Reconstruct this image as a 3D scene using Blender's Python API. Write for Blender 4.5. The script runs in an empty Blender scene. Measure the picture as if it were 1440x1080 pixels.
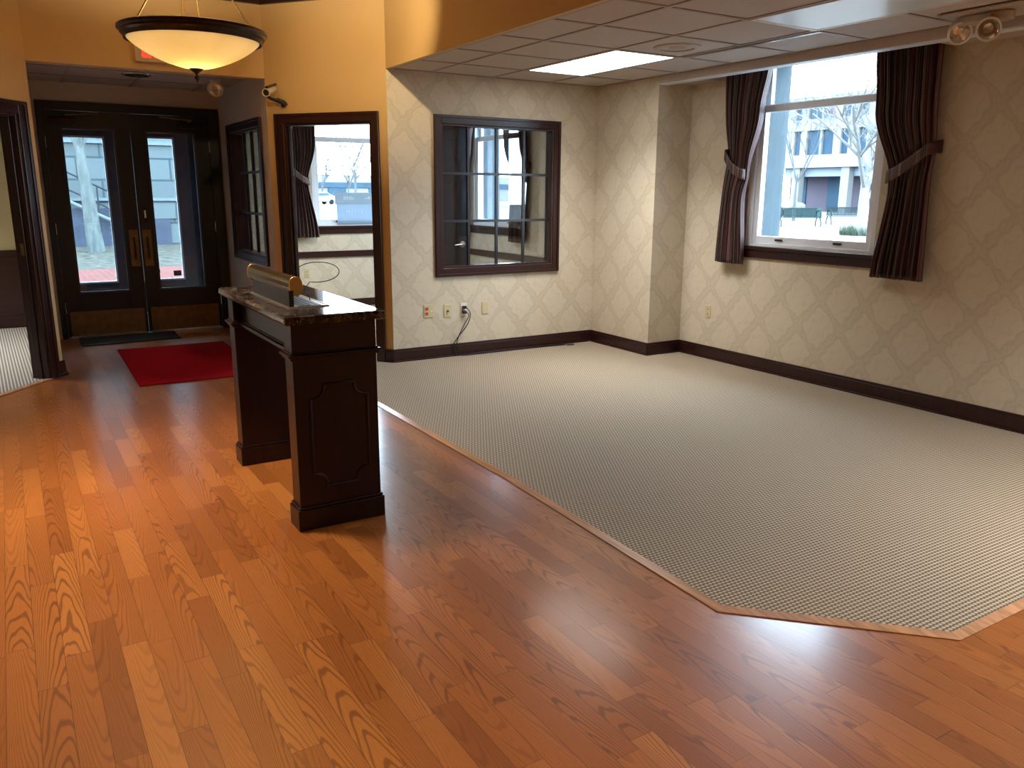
import bpy, bmesh, math, random
from mathutils import Vector, Matrix
random.seed(7)
PI = math.pi
scn = bpy.context.scene
COL = scn.collection

# ------------------------------------------------------------------ camera
def make_camera():
    F, yaw, pitch, roll = 1135.49, 0.55277, 0.232453, 0.005957
    cy, sy, cp, sp = math.cos(yaw), math.sin(yaw), math.cos(pitch), math.sin(pitch)
    f0, r0, u0 = Vector((sy, cy, 0)), Vector((cy, -sy, 0)), Vector((0, 0, 1))
    f = cp*f0 - sp*u0; u = cp*u0 + sp*f0
    r = math.cos(roll)*r0 + math.sin(roll)*u
    u = math.cos(roll)*u - math.sin(roll)*r0
    cam = bpy.data.cameras.new('camera')
    cam.sensor_fit = 'HORIZONTAL'; cam.sensor_width = 36.0; cam.lens = F/1440*36
    cam.clip_start = 0.05; cam.clip_end = 500
    o = bpy.data.objects.new('camera', cam); COL.objects.link(o)
    m = Matrix((r, u, -f)).transposed().to_4x4(); m.translation = (0, 0, 1.5)
    o.matrix_world = m
    scn.camera = o
make_camera()

# ------------------------------------------------------------------ world, exposure, lights
scn.view_settings.view_transform = 'Standard'
scn.view_settings.look = 'None'
scn.view_settings.gamma = 1
scn.view_settings.use_curve_mapping = False
scn.view_settings.exposure = 1.6
scn.cycles.use_denoising = True
scn.cycles.max_bounces = 8
scn.cycles.diffuse_bounces = 5
scn.cycles.transparent_max_bounces = 16
scn.cycles.caustics_reflective = False
scn.cycles.caustics_refractive = False
scn.cycles.sample_clamp_indirect = 6.0

SKY = 10.0
wd = bpy.data.worlds.new('overcast_sky'); scn.world = wd; wd.use_nodes = True
wn = wd.node_tree; wn.nodes.clear()
wo = wn.nodes.new('ShaderNodeOutputWorld'); wb = wn.nodes.new('ShaderNodeBackground')
wt = wn.nodes.new('ShaderNodeTexCoord'); wsx = wn.nodes.new('ShaderNodeSeparateXYZ'); wr = wn.nodes.new('ShaderNodeValToRGB')
wr.color_ramp.elements[0].position = 0.0; wr.color_ramp.elements[0].color = (0.66, 0.83, 1.0, 1)
wr.color_ramp.elements[1].position = 0.7; wr.color_ramp.elements[1].color = (0.60, 0.80, 1.0, 1)
wn.links.new(wt.outputs['Generated'], wsx.inputs[0]); wn.links.new(wsx.outputs['Z'], wr.inputs[0])
wn.links.new(wr.outputs[0], wb.inputs[0]); wn.links.new(wb.outputs[0], wo.inputs[0])
wb.inputs[1].default_value = SKY

def portal(name, loc, rot, sx, sy):
    l = bpy.data.lights.new(name, 'AREA'); l.shape = 'RECTANGLE'; l.size = sx; l.size_y = sy
    l.cycles.is_portal = True
    o = bpy.data.objects.new(name, l); COL.objects.link(o); o.location = loc; o.rotation_euler = rot
portal('sky_portal', (5.86, 4.36, 1.83), (0, PI/2, 0), 1.7, 1.4)
portal('sky_portal', (5.86, 9.2, 1.83), (0, PI/2, 0), 1.7, 1.4)
portal('sky_portal', (3.95, 10.72, 1.83), (-PI/2, 0, 0), 1.4, 1.7)
portal('sky_portal', (1.24, 11.15, 1.25), (-PI/2, 0, 0), 1.5, 1.9)

def panel_light(loc, sx, sy, energy, parent):
    # fluorescent tubes behind a prismatic lens: light thrown mostly downward
    l = bpy.data.lights.new('panel_tubes', 'AREA'); l.shape = 'RECTANGLE'; l.size = sx; l.size_y = sy
    l.energy = energy; l.color = (1.0, 0.97, 0.94); l.spread = math.radians(112)
    o = bpy.data.objects.new('panel_tubes', l); COL.objects.link(o); o.parent = parent; o.location = Vector(loc) - parent.location

def lamp_light(name, kind, loc, energy, color, size=0.1, parent=None, rot=(0, 0, 0), spot=None, blend=0.5):
    l = bpy.data.lights.new(name, kind); l.energy = energy; l.color = color
    if kind == 'AREA': l.size = size
    else: l.shadow_soft_size = size
    if kind == 'SPOT': l.spot_size = spot; l.spot_blend = blend
    o = bpy.data.objects.new(name, l); COL.objects.link(o)
    if parent: o.parent = parent; o.location = Vector(loc) - parent.location
    else: o.location = loc
    o.rotation_euler = rot
    return o

# ------------------------------------------------------------------ material helpers
class S:
    """a socket with arithmetic"""
    def __init__(s, nt, sock): s.nt, s.k = nt, sock
    def op(s, o, *args):
        n = s.nt.nodes.new('ShaderNodeMath'); n.operation = o
        for i, a in enumerate((s,)+args):
            if isinstance(a, S): s.nt.links.new(a.k, n.inputs[i])
            else: n.inputs[i].default_value = a
        return S(s.nt, n.outputs[0])
    def __add__(s, b): return s.op('ADD', b)
    __radd__ = __add__
    def __sub__(s, b): return s.op('SUBTRACT', b)
    def __mul__(s, b): return s.op('MULTIPLY', b)
    __rmul__ = __mul__
    def __truediv__(s, b): return s.op('DIVIDE', b)
    def floor(s): return s.op('FLOOR')
    def fract(s): return s.op('FRACT')
    def sin(s): return s.op('SINE')
    def cos(s): return s.op('COSINE')
    def abs(s): return s.op('ABSOLUTE')
    def pow(s, e): return s.op('POWER', e)
    def lt(s, b): return s.op('LESS_THAN', b)
    def gt(s, b): return s.op('GREATER_THAN', b)
    def max(s, b): return s.op('MAXIMUM', b)
    def min(s, b): return s.op('MINIMUM', b)
    def smooth(s, a, b):
        n = s.nt.nodes.new('ShaderNodeMapRange'); n.interpolation_type = 'SMOOTHSTEP'
        s.nt.links.new(s.k, n.inputs['Value']); n.inputs['From Min'].default_value = a; n.inputs['From Max'].default_value = b
        return S(s.nt, n.outputs['Result'])

class Mat:
    def __init__(self, name):
        self.m = bpy.data.materials.new(name); self.m.use_nodes = True
        self.nt = self.m.node_tree; self.nt.nodes.clear()
        self.out = self.nt.nodes.new('ShaderNodeOutputMaterial')
        self.b = self.nt.nodes.new('ShaderNodeBsdfPrincipled')
        self.nt.links.new(self.b.outputs[0], self.out.inputs[0])
    def node(self, t): return self.nt.nodes.new(t)
    def link(self, a, b): self.nt.links.new(a.k if isinstance(a, S) else a, b)
    def coords(self, which='Object'):
        tc = self.node('ShaderNodeTexCoord'); sx = self.node('ShaderNodeSeparateXYZ')
        self.link(tc.outputs[which], sx.inputs[0])
        return [S(self.nt, sx.outputs[i]) for i in range(3)]
    def combine(self, x, y, z=0.0):
        n = self.node('ShaderNodeCombineXYZ')
        for i, a in enumerate((x, y, z)):
            if isinstance(a, S): self.link(a, n.inputs[i])
            else: n.inputs[i].default_value = a
        return n.outputs[0]
    def noise(self, vec, scale=5, detail=3, rough=0.5):
        n = self.node('ShaderNodeTexNoise'); n.inputs['Scale'].default_value = scale
        n.inputs['Detail'].default_value = detail; n.inputs['Roughness'].default_value = rough
        if vec is None:
            tc = self.node('ShaderNodeTexCoord'); vec = tc.outputs['Object']
        self.link(vec, n.inputs['Vector'])
        return S(self.nt, n.outputs['Fac'])
    def white(self, x, y=0.0, z=0.0):
        n = self.node('ShaderNodeTexWhiteNoise'); n.noise_dimensions = '3D'
        self.link(self.combine(x, y, z), n.inputs['Vector'])
        return S(self.nt, n.outputs['Value'])
    def ramp(self, fac, stops, interp='LINEAR'):
        n = self.node('ShaderNodeValToRGB'); r = n.color_ramp; r.interpolation = interp
        while len(r.elements) < len(stops): r.elements.new(0.5)
        for e, (p, c) in zip(r.elements, stops): e.position = p; e.color = (*c, 1)
        self.link(fac, n.inputs[0]); return n.outputs[0]
    def mix(self, fac, a, b, mode='MIX'):
        n = self.node('ShaderNodeMix'); n.data_type = 'RGBA'; n.blend_type = mode
        if isinstance(fac, (int, float)): n.inputs[0].default_value = fac
        else: self.link(fac, n.inputs[0])
        for i, c in ((6, a), (7, b)):
            if isinstance(c, tuple): n.inputs[i].default_value = (*c, 1)
            else: self.link(c, n.inputs[i])
        return n.outputs[2]
    def bump(self, h, strength=0.3, dist=0.002):
        n = self.node('ShaderNodeBump'); n.inputs['Strength'].default_value = strength; n.inputs['Distance'].default_value = dist
        self.link(h, n.inputs['Height']); self.link(n.outputs[0], self.b.inputs['Normal'])
    def set(self, **k):
        for a, v in k.items():
            i = self.b.inputs[a.replace('_', ' ')]
            if isinstance(v, (S, bpy.types.NodeSocket)): self.link(v, i)
            else: i.default_value = (*v, 1) if isinstance(v, tuple) else v
        return self

def plain(name, color, rough=0.5, var=0.08, scale=6, metallic=0.0, spec=0.5, bump=0.0, coat=0.0):
    m = Mat(name)
    n = m.noise(None, scale, 3)
    lo = tuple(c*(1-var) for c in color); hi = tuple(min(1, c*(1+var)) for c in color)
    m.set(Base_Color=m.ramp(n, [(0.3, lo), (0.7, hi)]), Roughness=rough, Metallic=metallic)
    m.b.inputs['Specular IOR Level'].default_value = spec
    m.b.inputs['Coat Weight'].default_value = coat
    if bump: m.bump(m.noise(None, scale*12, 2), bump, 0.002)
    return m.m

def emissive(name, color, strength):
    m = Mat(name); m.set(Base_Color=tuple(0.8*c for c in color))
    m.b.inputs['Emission Color'].default_value = (*color, 1); m.b.inputs['Emission Strength'].default_value = strength
    return m.m

def glass_mat(name, tint=(0.96, 0.98, 0.98), refl=1.0):
    m = Mat(name); m.nt.nodes.remove(m.b)
    t = m.node('ShaderNodeBsdfTransparent'); t.inputs[0].default_value = (*tint, 1)
    g = m.node('ShaderNodeBsdfGlossy'); g.inputs['Roughness'].default_value = 0.01
    f = m.node('ShaderNodeFresnel'); ge = m.node('ShaderNodeNewGeometry')
    m.link(S(m.nt, ge.outputs['Backfacing'])*(1/1.5-1.5) + 1.5, f.inputs[0])   # same reflectance on both faces of a thin pane
    fs = S(m.nt, f.outputs[0])*refl
    x = m.node('ShaderNodeMixShader'); m.link(fs, x.inputs[0]); m.link(t.outputs[0], x.inputs[1]); m.link(g.outputs[0], x.inputs[2])
    m.link(x.outputs[0], m.out.inputs[0]); return m.m

def wood_dark(name, color, rough=0.35, axis=2, coat=0.25, spec=0.5):
    m = Mat(name); c = m.coords()
    st = [c[0]*60, c[1]*60, c[2]*60]; st[axis] = c[axis]*4
    n = m.noise(m.combine(*st), 1.0, 4)
    m.set(Base_Color=m.ramp(n, [(0.3, tuple(v*0.65 for v in color)), (0.7, tuple(v*1.3 for v in color))]), Roughness=rough)
    m.b.inputs['Coat Weight'].default_value = coat; m.b.inputs['Coat Roughness'].default_value = 0.2
    m.b.inputs['Specular IOR Level'].default_value = spec
    return m.m

def oak_floor():
    m = Mat('oak_planks'); x, y, z = m.coords()
    w = 0.083
    c = (x/w).floor(); rx = (x/w).fract()
    L = m.white(c, 17.0)*0.55 + 0.4
    yo = (y + m.white(c, 3.0)*9.0 + 50.0)/L
    k = yo.floor(); ry = yo.fract()
    r1 = m.white(c, k, 1.0); r2 = m.white(c, k, 2.0); r3 = m.white(c, k, 3.0); r4 = m.white(c, k, 4.0)
    gx = (rx - 0.5)*w + (r2 - 0.5)*0.13
    gy = y*(r4.gt(0.5)*2.0 - 1.0) + r3*37.0
    dist = m.noise(m.combine(gx*11.0, gy*1.7, r1*9.0), 1.0, 2)
    f = gx*gx*1150.0 + gy*7.0 + dist*5.0
    band = (f*(2*PI/1.0)).sin()*0.5 + 0.5
    line = band.smooth(0.66, 0.98)
    pores = m.noise(m.combine(x*520.0, y*14.0, r1*7.0), 1.0, 2).smooth(0.5, 0.72)
    mott = m.noise(m.combine(x*7.0, y*1.8, 0.0), 1.0, 2)
    base = m.ramp(r1, [(0.0, (0.220, 0.066, 0.013)), (0.3, (0.30, 0.094, 0.019)), (0.65, (0.345, 0.112, 0.023)), (0.92, (0.39, 0.136, 0.029)), (1.0, (0.43, 0.158, 0.036))])
    base = m.mix((mott - 0.5)*0.5 + 0.25, base, (0.27, 0.085, 0.017))
    strength = r4*0.45 + 0.22
    col = m.mix(line*strength, base, (0.085, 0.023, 0.005))
    col = m.mix(pores*0.30, col, (0.14, 0.042, 0.009))
    ex = (rx - 0.5).abs().gt(0.4885); ey = ((ry - 0.5).abs()).gt(0.4984)
    seam = ex.max(ey)
    col = m.mix(seam*0.75, col, (0.06, 0.018, 0.006))
    m.set(Base_Color=col, Roughness=0.29 + (mott*0.08))
    m.b.inputs['Specular IOR Level'].default_value = 0.36
    m.b.inputs['Coat Weight'].default_value = 0.45; m.b.inputs['Coat Roughness'].default_value = 0.17
    h = (seam*-1.0) - line*0.12 + m.noise(m.combine(x*9.0, y*2.0), 1.0, 1)*0.8
    m.bump(h, 0.16, 0.0014)
    return m.m

def carpet_mat():
    m = Mat('woven_carpet'); x, y, z = m.coords()
    a, b = 0.0205, 0.0185
    row = (y/b).floor()
    odd = (row*0.5).fract()
    u = ((x/a) + odd).fract() - 0.5; v = (y/b).fract() - 0.5
    d = ((u*u)*1.1 + (v*v)*1.6).pow(0.5)
    knob = d.smooth(0.60, 0.26)
    n = m.noise(m.combine(x*160.0, y*160.0), 1.0, 2)
    big = m.noise(m.combine(x*0.9, y*0.9), 1.0, 2)
    col = m.mix(knob, (0.045, 0.032, 0.020), (0.55, 0.45, 0.315))
    col = m.mix(n*0.25, col, (0.20, 0.15, 0.10))
    col = m.mix(big*0.2, col, (0.30, 0.24, 0.17))
    m.set(Base_Color=col, Roughness=0.95)
    m.b.inputs['Specular IOR Level'].default_value = 0.15
    m.b.inputs['Sheen Weight'].default_value = 0.25
    m.bump(knob + n*0.3, 0.6, 0.003)
    return m.m

def stripe_carpet():
    m = Mat('striped_carpet'); x, y, z = m.coords()
    s = ((x + y*0.026)/0.0235).fract()
    k = (s - 0.5).abs().smooth(0.16, 0.30)
    n = m.noise(m.combine(x*150.0, y*150.0), 1.0, 2)
    col = m.mix(k, (0.42, 0.40, 0.36), (0.12, 0.115, 0.11)); col = m.mix(n*0.2, col, (0.3, 0.28, 0.25))
    m.set(Base_Color=col, Roughness=0.95); m.bump(k, 0.4, 0.002); return m.m

def wallpaper(name, light, dark):
    m = Mat(name); x, y, z = m.coords()
    u0 = x + y; v0 = z
    w1 = m.noise(m.combine(u0*7.0, v0*7.0, 0.0), 1.0, 2) - 0.5
    w2 = m.noise(m.combine(u0*7.0, v0*7.0, 9.0), 1.0, 2) - 0.5
    w3 = m.noise(m.combine(u0*26.0, v0*26.0, 3.0), 1.0, 2) - 0.5
    w4 = m.noise(m.combine(u0*26.0, v0*26.0, 13.0), 1.0, 2) - 0.5
    u = u0 + w1*0.055 + w3*0.030; v = v0 + w2*0.055 + w4*0.030
    A, B = 0.40, 0.46
    uu = u*(2*PI/A); vv = v*(2*PI/B)
    f = (uu + (vv*2.0).sin()*0.25).cos() + (vv + (uu*2.0).sin()*0.2).cos()
    # scalloped outline of the medallions: lobes along the contour
    lobes = (uu*3.0).cos()*(vv*3.0).cos()*0.30
    g = f.abs() - 0.42 + lobes
    line = g.abs().smooth(0.34, 0.08)
    fill = g.smooth(0.2, -0.2)*0.45
    inner = ((f.abs() - 1.25 + lobes*1.5).abs()).smooth(0.16, 0.04)*0.35
    leaf = m.noise(m.combine(u0*60.0, v0*45.0, 1.0), 1.0, 3).smooth(0.52, 0.64)*(g.smooth(0.25, -0.3)*0.45 + 0.06)
    pat = (line*0.55 + fill + inner + leaf).min(1.0).max(0.0)
    weave = (v0*900.0).sin()*0.5 + 0.5
    col = m.mix(pat*0.55, light, dark)
    col = m.mix(weave*0.07, col, dark)
    seam = ((u0/0.685).fract() - 0.5).abs().gt(0.4985)
    col = m.mix(seam*0.3, col, dark)
    m.set(Base_Color=col, Roughness=m.mix(pat, (0.62, 0.62, 0.62), (0.5, 0.5, 0.5)))
    m.b.inputs['Specular IOR Level'].default_value = 0.3
    m.bump(pat, 0.06, 0.001)
    return m.m

def granite_mat():
    m = Mat('dark_granite'); x, y, z = m.coords()
    v = m.combine(x, y, z)
    n1 = m.noise(v, 9, 6, 0.65); n2 = m.noise(v, 26, 4, 0.6); n3 = m.noise(v, 4, 5, 0.7)
    vein = ((n1 - 0.5).abs()).smooth(0.022, 0.0); vein2 = ((n3 - 0.52).abs()).smooth(0.016, 0.0)
    col = m.ramp(n2, [(0.35, (0.008, 0.006, 0.006)), (0.6, (0.03, 0.018, 0.014)), (0.75, (0.10, 0.06, 0.04))])
    col = m.mix(vein*0.4, col, (0.30, 0.24, 0.19)); col = m.mix(vein2*0.4, col, (0.36, 0.30, 0.25))
    m.set(Base_Color=col, Roughness=0.06); m.b.inputs['Specular IOR Level'].default_value = 0.5
    return m.m

def curtain_mat():
    m = Mat('striped_curtain_fabric')
    tc = m.node('ShaderNodeTexCoord'); sx = m.node('ShaderNodeSeparateXYZ'); m.link(tc.outputs['UV'], sx.inputs[0])
    u = S(m.nt, sx.outputs[0]); v = S(m.nt, sx.outputs[1])
    k = (u*46.0).floor(); r = m.white(k, 5.0); r2 = m.white(k, 9.0)
    q = (u*46.0).fract()
    thin = ((q - 0.5).abs() - 0.28*r2).abs().lt(0.045)
    base = m.ramp(r, [(0.0, (0.022, 0.010, 0.011)), (0.30, (0.055, 0.014, 0.018)), (0.55, (0.012, 0.008, 0.009)), (0.74, (0.075, 0.022, 0.025)), (0.86, (0.13, 0.065, 0.055)), (0.93, (0.24, 0.17, 0.14))], 'CONSTANT')
    col = m.mix(thin*r2, base, (0.40, 0.31, 0.27))
    m.set(Base_Color=col, Roughness=0.55); m.b.inputs['Sheen Weight'].default_value = 0.03
    m.bump(m.noise(m.combine(u*900.0, v*900.0), 1.0, 1), 0.1, 0.001)
    return m.m

def brick_pave():
    m = Mat('red_brick_paving'); x, y, z = m.coords()
    n = m.node('ShaderNodeTexBrick'); m.link(m.combine(x, y, 0.0), n.inputs['Vector'])
    n.inputs['Scale'].default_value = 2.2
    n.inputs['Color1'].default_value = (0.088, 0.036, 0.032, 1); n.inputs['Color2'].default_value = (0.074, 0.028, 0.025, 1); n.inputs['Mortar'].default_value = (0.085, 0.058, 0.053, 1)
    m.set(Base_Color=n.outputs['Color'], Roughness=0.8, Specular_IOR_Level=0.0); return m.m

def stone_courses(name, c1, c2, scale=0.55):
    m = Mat(name); x, y, z = m.coords()
    n = m.node('ShaderNodeTexBrick'); m.link(m.combine(x + y, z, 0.0), n.inputs['Vector'])
    n.inputs['Scale'].default_value = scale; n.inputs['Mortar Size'].default_value = 0.012
    n.inputs['Color1'].default_value = (*c1, 1); n.inputs['Color2'].default_value = (*c2, 1); n.inputs['Mortar'].default_value = (c2[0]*0.55, c2[1]*0.6, c2[2]*0.65, 1)
    m.set(Base_Color=n.outputs['Color'], Roughness=0.85, Specular_IOR_Level=0.0); return m.m

def bark_mat(name, a, b):
    m = Mat(name); x, y, z = m.coords()
    n = m.noise(m.combine(x*9.0, y*9.0, z*2.5), 1.0, 5, 0.7)
    m.set(Base_Color=m.ramp(n, [(0.35, a), (0.65, b)]), Roughness=0.9, Specular_IOR_Level=0.0); m.bump(n, 0.6, 0.02); return m.m

M = {}
M['floor'] = oak_floor()
M['carpet'] = carpet_mat()
M['striped'] = stripe_carpet()
M['paper'] = wallpaper('damask_wallpaper', (0.60, 0.54, 0.42), (0.42, 0.365, 0.265))
M['yellow'] = plain('yellow_wall_paint', (0.57, 0.40, 0.185), 0.55, 0.03, 3, bump=0.03)
M['taupe'] = plain('taupe_wall_paint', (0.60, 0.54, 0.48), 0.6, 0.03, 3)
M['cream'] = plain('cream_wall_paint', (0.52, 0.44, 0.26), 0.6, 0.04, 3)
M['tile'] = plain('ceiling_tile', (0.50, 0.45, 0.41), 0.9, 0.04, 40, bump=0.25)
M['grid'] = plain('ceiling_grid_metal', (0.34, 0.28, 0.25), 0.5, 0.03)
M['white_ceiling'] = plain('white_plaster', (0.66, 0.60, 0.52), 0.8, 0.03)
M['mahogany'] = wood_dark('mahogany_trim', (0.026, 0.0065, 0.006), 0.32, 2, 0.18, 0.4)
M['mahogany_h'] = wood_dark('mahogany_board', (0.025, 0.0065, 0.006), 0.32, 0, 0.15, 0.38)
M['stand_wood'] = wood_dark('cherry_stand_wood', (0.012, 0.0006, 0.0018), 0.33, 2, 0.15, 0.35)
M['doorwood'] = wood_dark('black_walnut_door', (0.0022, 0.0018, 0.0018), 0.5, 2)
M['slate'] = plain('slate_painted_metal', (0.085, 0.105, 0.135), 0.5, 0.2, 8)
M['panel_door'] = plain('dark_panel_door_paint', (0.017, 0.016, 0.020), 0.28, 0.2, 9)
M['brass'] = plain('aged_brass', (0.40, 0.29, 0.125), 0.22, 0.15, 30, metallic=1.0)
M['brass_dull'] = plain('dull_brass_plate', (0.20, 0.12, 0.055), 0.5, 0.2, 14, metallic=0.7)
M['silver'] = plain('brushed_silver_metal', (0.75, 0.73, 0.68), 0.28, 0.05, 30, metallic=1.0)
M['granite'] = granite_mat()
M['graymetal'] = plain('grey_painted_metal', (0.022, 0.023, 0.030), 0.42, 0.08, 20)
M['black'] = plain('black_plastic', (0.010, 0.010, 0.011), 0.4, 0.1)
M['red_mat'] = plain('red_entry_mat_pile', (0.27, 0.0025, 0.006), 0.98, 0.18, 60, spec=0.05, bump=0.5)
M['dark_mat'] = plain('black_entry_mat_pile', (0.012, 0.016, 0.018), 0.9, 0.2, 40, bump=0.4)
M['glass'] = glass_mat('window_glass')
M['glass_in'] = glass_mat('interior_glass', (0.88, 0.9, 0.92), 1.6)
M['white_vinyl'] = plain('white_vinyl_frame', (0.78, 0.85, 0.92), 0.4, 0.03)
M['white_plastic'] = plain('white_plastic', (0.70, 0.68, 0.62), 0.4, 0.03)
M['beige_plastic'] = plain('beige_enamel', (0.46, 0.41, 0.35), 0.45, 0.03)
M['ivory'] = plain('ivory_plastic', (0.56, 0.49, 0.30), 0.4, 0.03)
M['orange_plastic'] = plain('orange_red_receptacle', (0.55, 0.10, 0.03), 0.4, 0.05)
M['curtain'] = curtain_mat()
M['lens_off'] = plain('unlit_acrylic_lens', (0.74, 0.84, 0.88), 0.3, 0.02, 40)
M['lit_panel'] = emissive('lit_acrylic_lens', (1.0, 0.96, 0.90), 2.2)
M['bronze'] = plain('oil_rubbed_bronze', (0.035, 0.018, 0.012), 0.3, 0.3, 20, metallic=0.6)
M['exit_face'] = plain('exit_sign_face', (0.55, 0.47, 0.33), 0.5, 0.03)
M['exit_red'] = emissive('exit_red_letters', (1.0, 0.04, 0.02), 0.55)
M['reducer'] = wood_dark('light_oak_edge', (0.42, 0.21, 0.10), 0.35, 1)
M['chrome'] = plain('chrome_reflector', (0.8, 0.78, 0.76), 0.12, 0.05, 10, metallic=1.0)
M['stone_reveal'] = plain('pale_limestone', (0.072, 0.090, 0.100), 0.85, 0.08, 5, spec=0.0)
# outdoors
OD = 0.38
def od(*c): return tuple(v*OD for v in c)
M['concrete'] = plain('pale_concrete_ground', od(0.27, 0.26, 0.25), 0.9, 0.10, 0.6, spec=0.0)
M['asphalt'] = plain('asphalt', od(0.20, 0.20, 0.21), 0.9, 0.1, 1.2, spec=0.0)
M['brick'] = brick_pave()
M['soil'] = plain('leaf_strewn_soil', od(0.115, 0.115, 0.10), 0.95, 0.45, 5, spec=0.0)
M['courthouse'] = stone_courses('grey_stone_courses', od(0.15, 0.185, 0.195), od(0.125, 0.155, 0.165), 0.42)
M['stone_dark'] = plain('blue_grey_paint', od(0.075, 0.09, 0.125), 0.8, 0.1, 3, spec=0.0)  # even blue-grey of the base course and basement door
M['precast'] = plain('white_precast_panel', od(0.30, 0.30, 0.295), 0.85, 0.05, 0.8, spec=0.0)
M['office_glass'] = plain('blue_office_window', od(0.060, 0.105, 0.150), 0.25, 0.15, 0.4, spec=0.0)
M['store'] = plain('mauve_storefront', od(0.15, 0.13, 0.165), 0.6, 0.12, 0.5, spec=0.0)
M['bark_grey'] = bark_mat('grey_tree_bark', od(0.10, 0.125, 0.125), od(0.19, 0.215, 0.21))
M['bark_white'] = bark_mat('pale_birch_bark', od(0.27, 0.27, 0.26), od(0.36, 0.36, 0.35))
M['twig'] = plain('twig_bark', od(0.14, 0.155, 0.165), 0.9, 0.2, 3, spec=0.0)
M['bench_metal'] = plain('dark_green_bench_metal', od(0.035, 0.06, 0.065), 0.5, 0.1, 4, spec=0.0)
M['car_paint'] = plain('silver_car_paint', od(0.26, 0.29, 0.29), 0.25, 0.03, 2, coat=0.5)
M['car_glass'] = plain('car_window_glass', od(0.07, 0.13, 0.14), 0.1, 0.05, 2, spec=0.0)
M['rubber'] = plain('tyre_rubber', od(0.03, 0.03, 0.032), 0.8, 0.1, 5, spec=0.0)
M['leaf_green'] = plain('winter_grass', od(0.11, 0.14, 0.10), 0.9, 0.3, 8, spec=0.0)
M['leaf_purple'] = plain('purple_shrub_leaf', od(0.15, 0.135, 0.20), 0.9, 0.3, 8, spec=0.0)
M['planter_green'] = plain('green_planter_box', od(0.06, 0.12, 0.12), 0.7, 0.1, 3, spec=0.0)
M['rail'] = plain('black_iron_rail', od(0.045, 0.06, 0.07), 0.5, 0.1, 5, spec=0.0)
M['sign_band'] = plain('grey_sign_band', od(0.13, 0.19, 0.23), 0.6, 0.05, 5, spec=0.0)
M['sign_pale'] = plain('pale_blue_sign_board', od(0.24, 0.36, 0.48), 0.6, 0.05, 5, spec=0.0)
M['sign_text'] = plain('sign_lettering', od(0.34, 0.42, 0.46), 0.6, 0.05, 5, spec=0.0)
M['sticker'] = plain('navy_sticker', od(0.03, 0.045, 0.09), 0.5, 0.1, 5, spec=0.0)
M['sticker_white'] = plain('white_sticker', od(0.35, 0.38, 0.36), 0.5, 0.1, 5, spec=0.0)
M['foyer_dark'] = plain('brown_ceiling_paint', (0.40, 0.27, 0.13), 0.7, 0.03, 2)

def translucent(name, c):
    m = Mat(name); n = m.noise(None, 6, 2)
    col = m.ramp(n, [(0.3, tuple(v*0.95 for v in c)), (0.7, c)])
    t = m.node('ShaderNodeBsdfTranslucent'); m.link(col, t.inputs[0]); m.set(Base_Color=col, Roughness=0.6)
    x = m.node('ShaderNodeMixShader'); x.inputs[0].default_value = 0.5
    m.link(t.outputs[0], x.inputs[1]); m.link(m.b.outputs[0], x.inputs[2]); m.link(x.outputs[0], m.out.inputs[0]); return m.m
M['sign_band'] = translucent('grey_sign_band', (0.36, 0.42, 0.46))
M['sign_pale'] = translucent('pale_blue_sign_board', (0.40, 0.49, 0.57))
M['sign_text'] = plain('sign_lettering', (0.55, 0.65, 0.70), 0.6, 0.05, 5)
M['awning'] = plain('blue_awning_panel', od(0.30, 0.38, 0.46), 0.6, 0.05, 5)

def bowl_mat():
    m = Mat('amber_alabaster_glass'); m.nt.nodes.remove(m.b)
    n = m.noise(None, 5, 4)
    c = m.ramp(n, [(0.3, (0.84, 0.70, 0.36)), (0.7, (0.90, 0.77, 0.45))])
    t = m.node('ShaderNodeBsdfTranslucent'); m.link(c, t.inputs[0])
    d = m.node('ShaderNodeBsdfPrincipled'); m.link(c, d.inputs['Base Color']); d.inputs['Roughness'].default_value = 0.25
    x = m.node('ShaderNodeMixShader'); x.inputs[0].default_value = 0.35
    m.link(t.outputs[0], x.inputs[1]); m.link(d.outputs[0], x.inputs[2])
    e = m.node('ShaderNodeEmission'); m.link(c, e.inputs[0]); e.inputs[1].default_value = 0.07
    a = m.node('ShaderNodeAddShader'); m.link(x.outputs[0], a.inputs[0]); m.link(e.outputs[0], a.inputs[1])
    m.link(a.outputs[0], m.out.inputs[0]); return m.m
M['bowl'] = bowl_mat()

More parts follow.
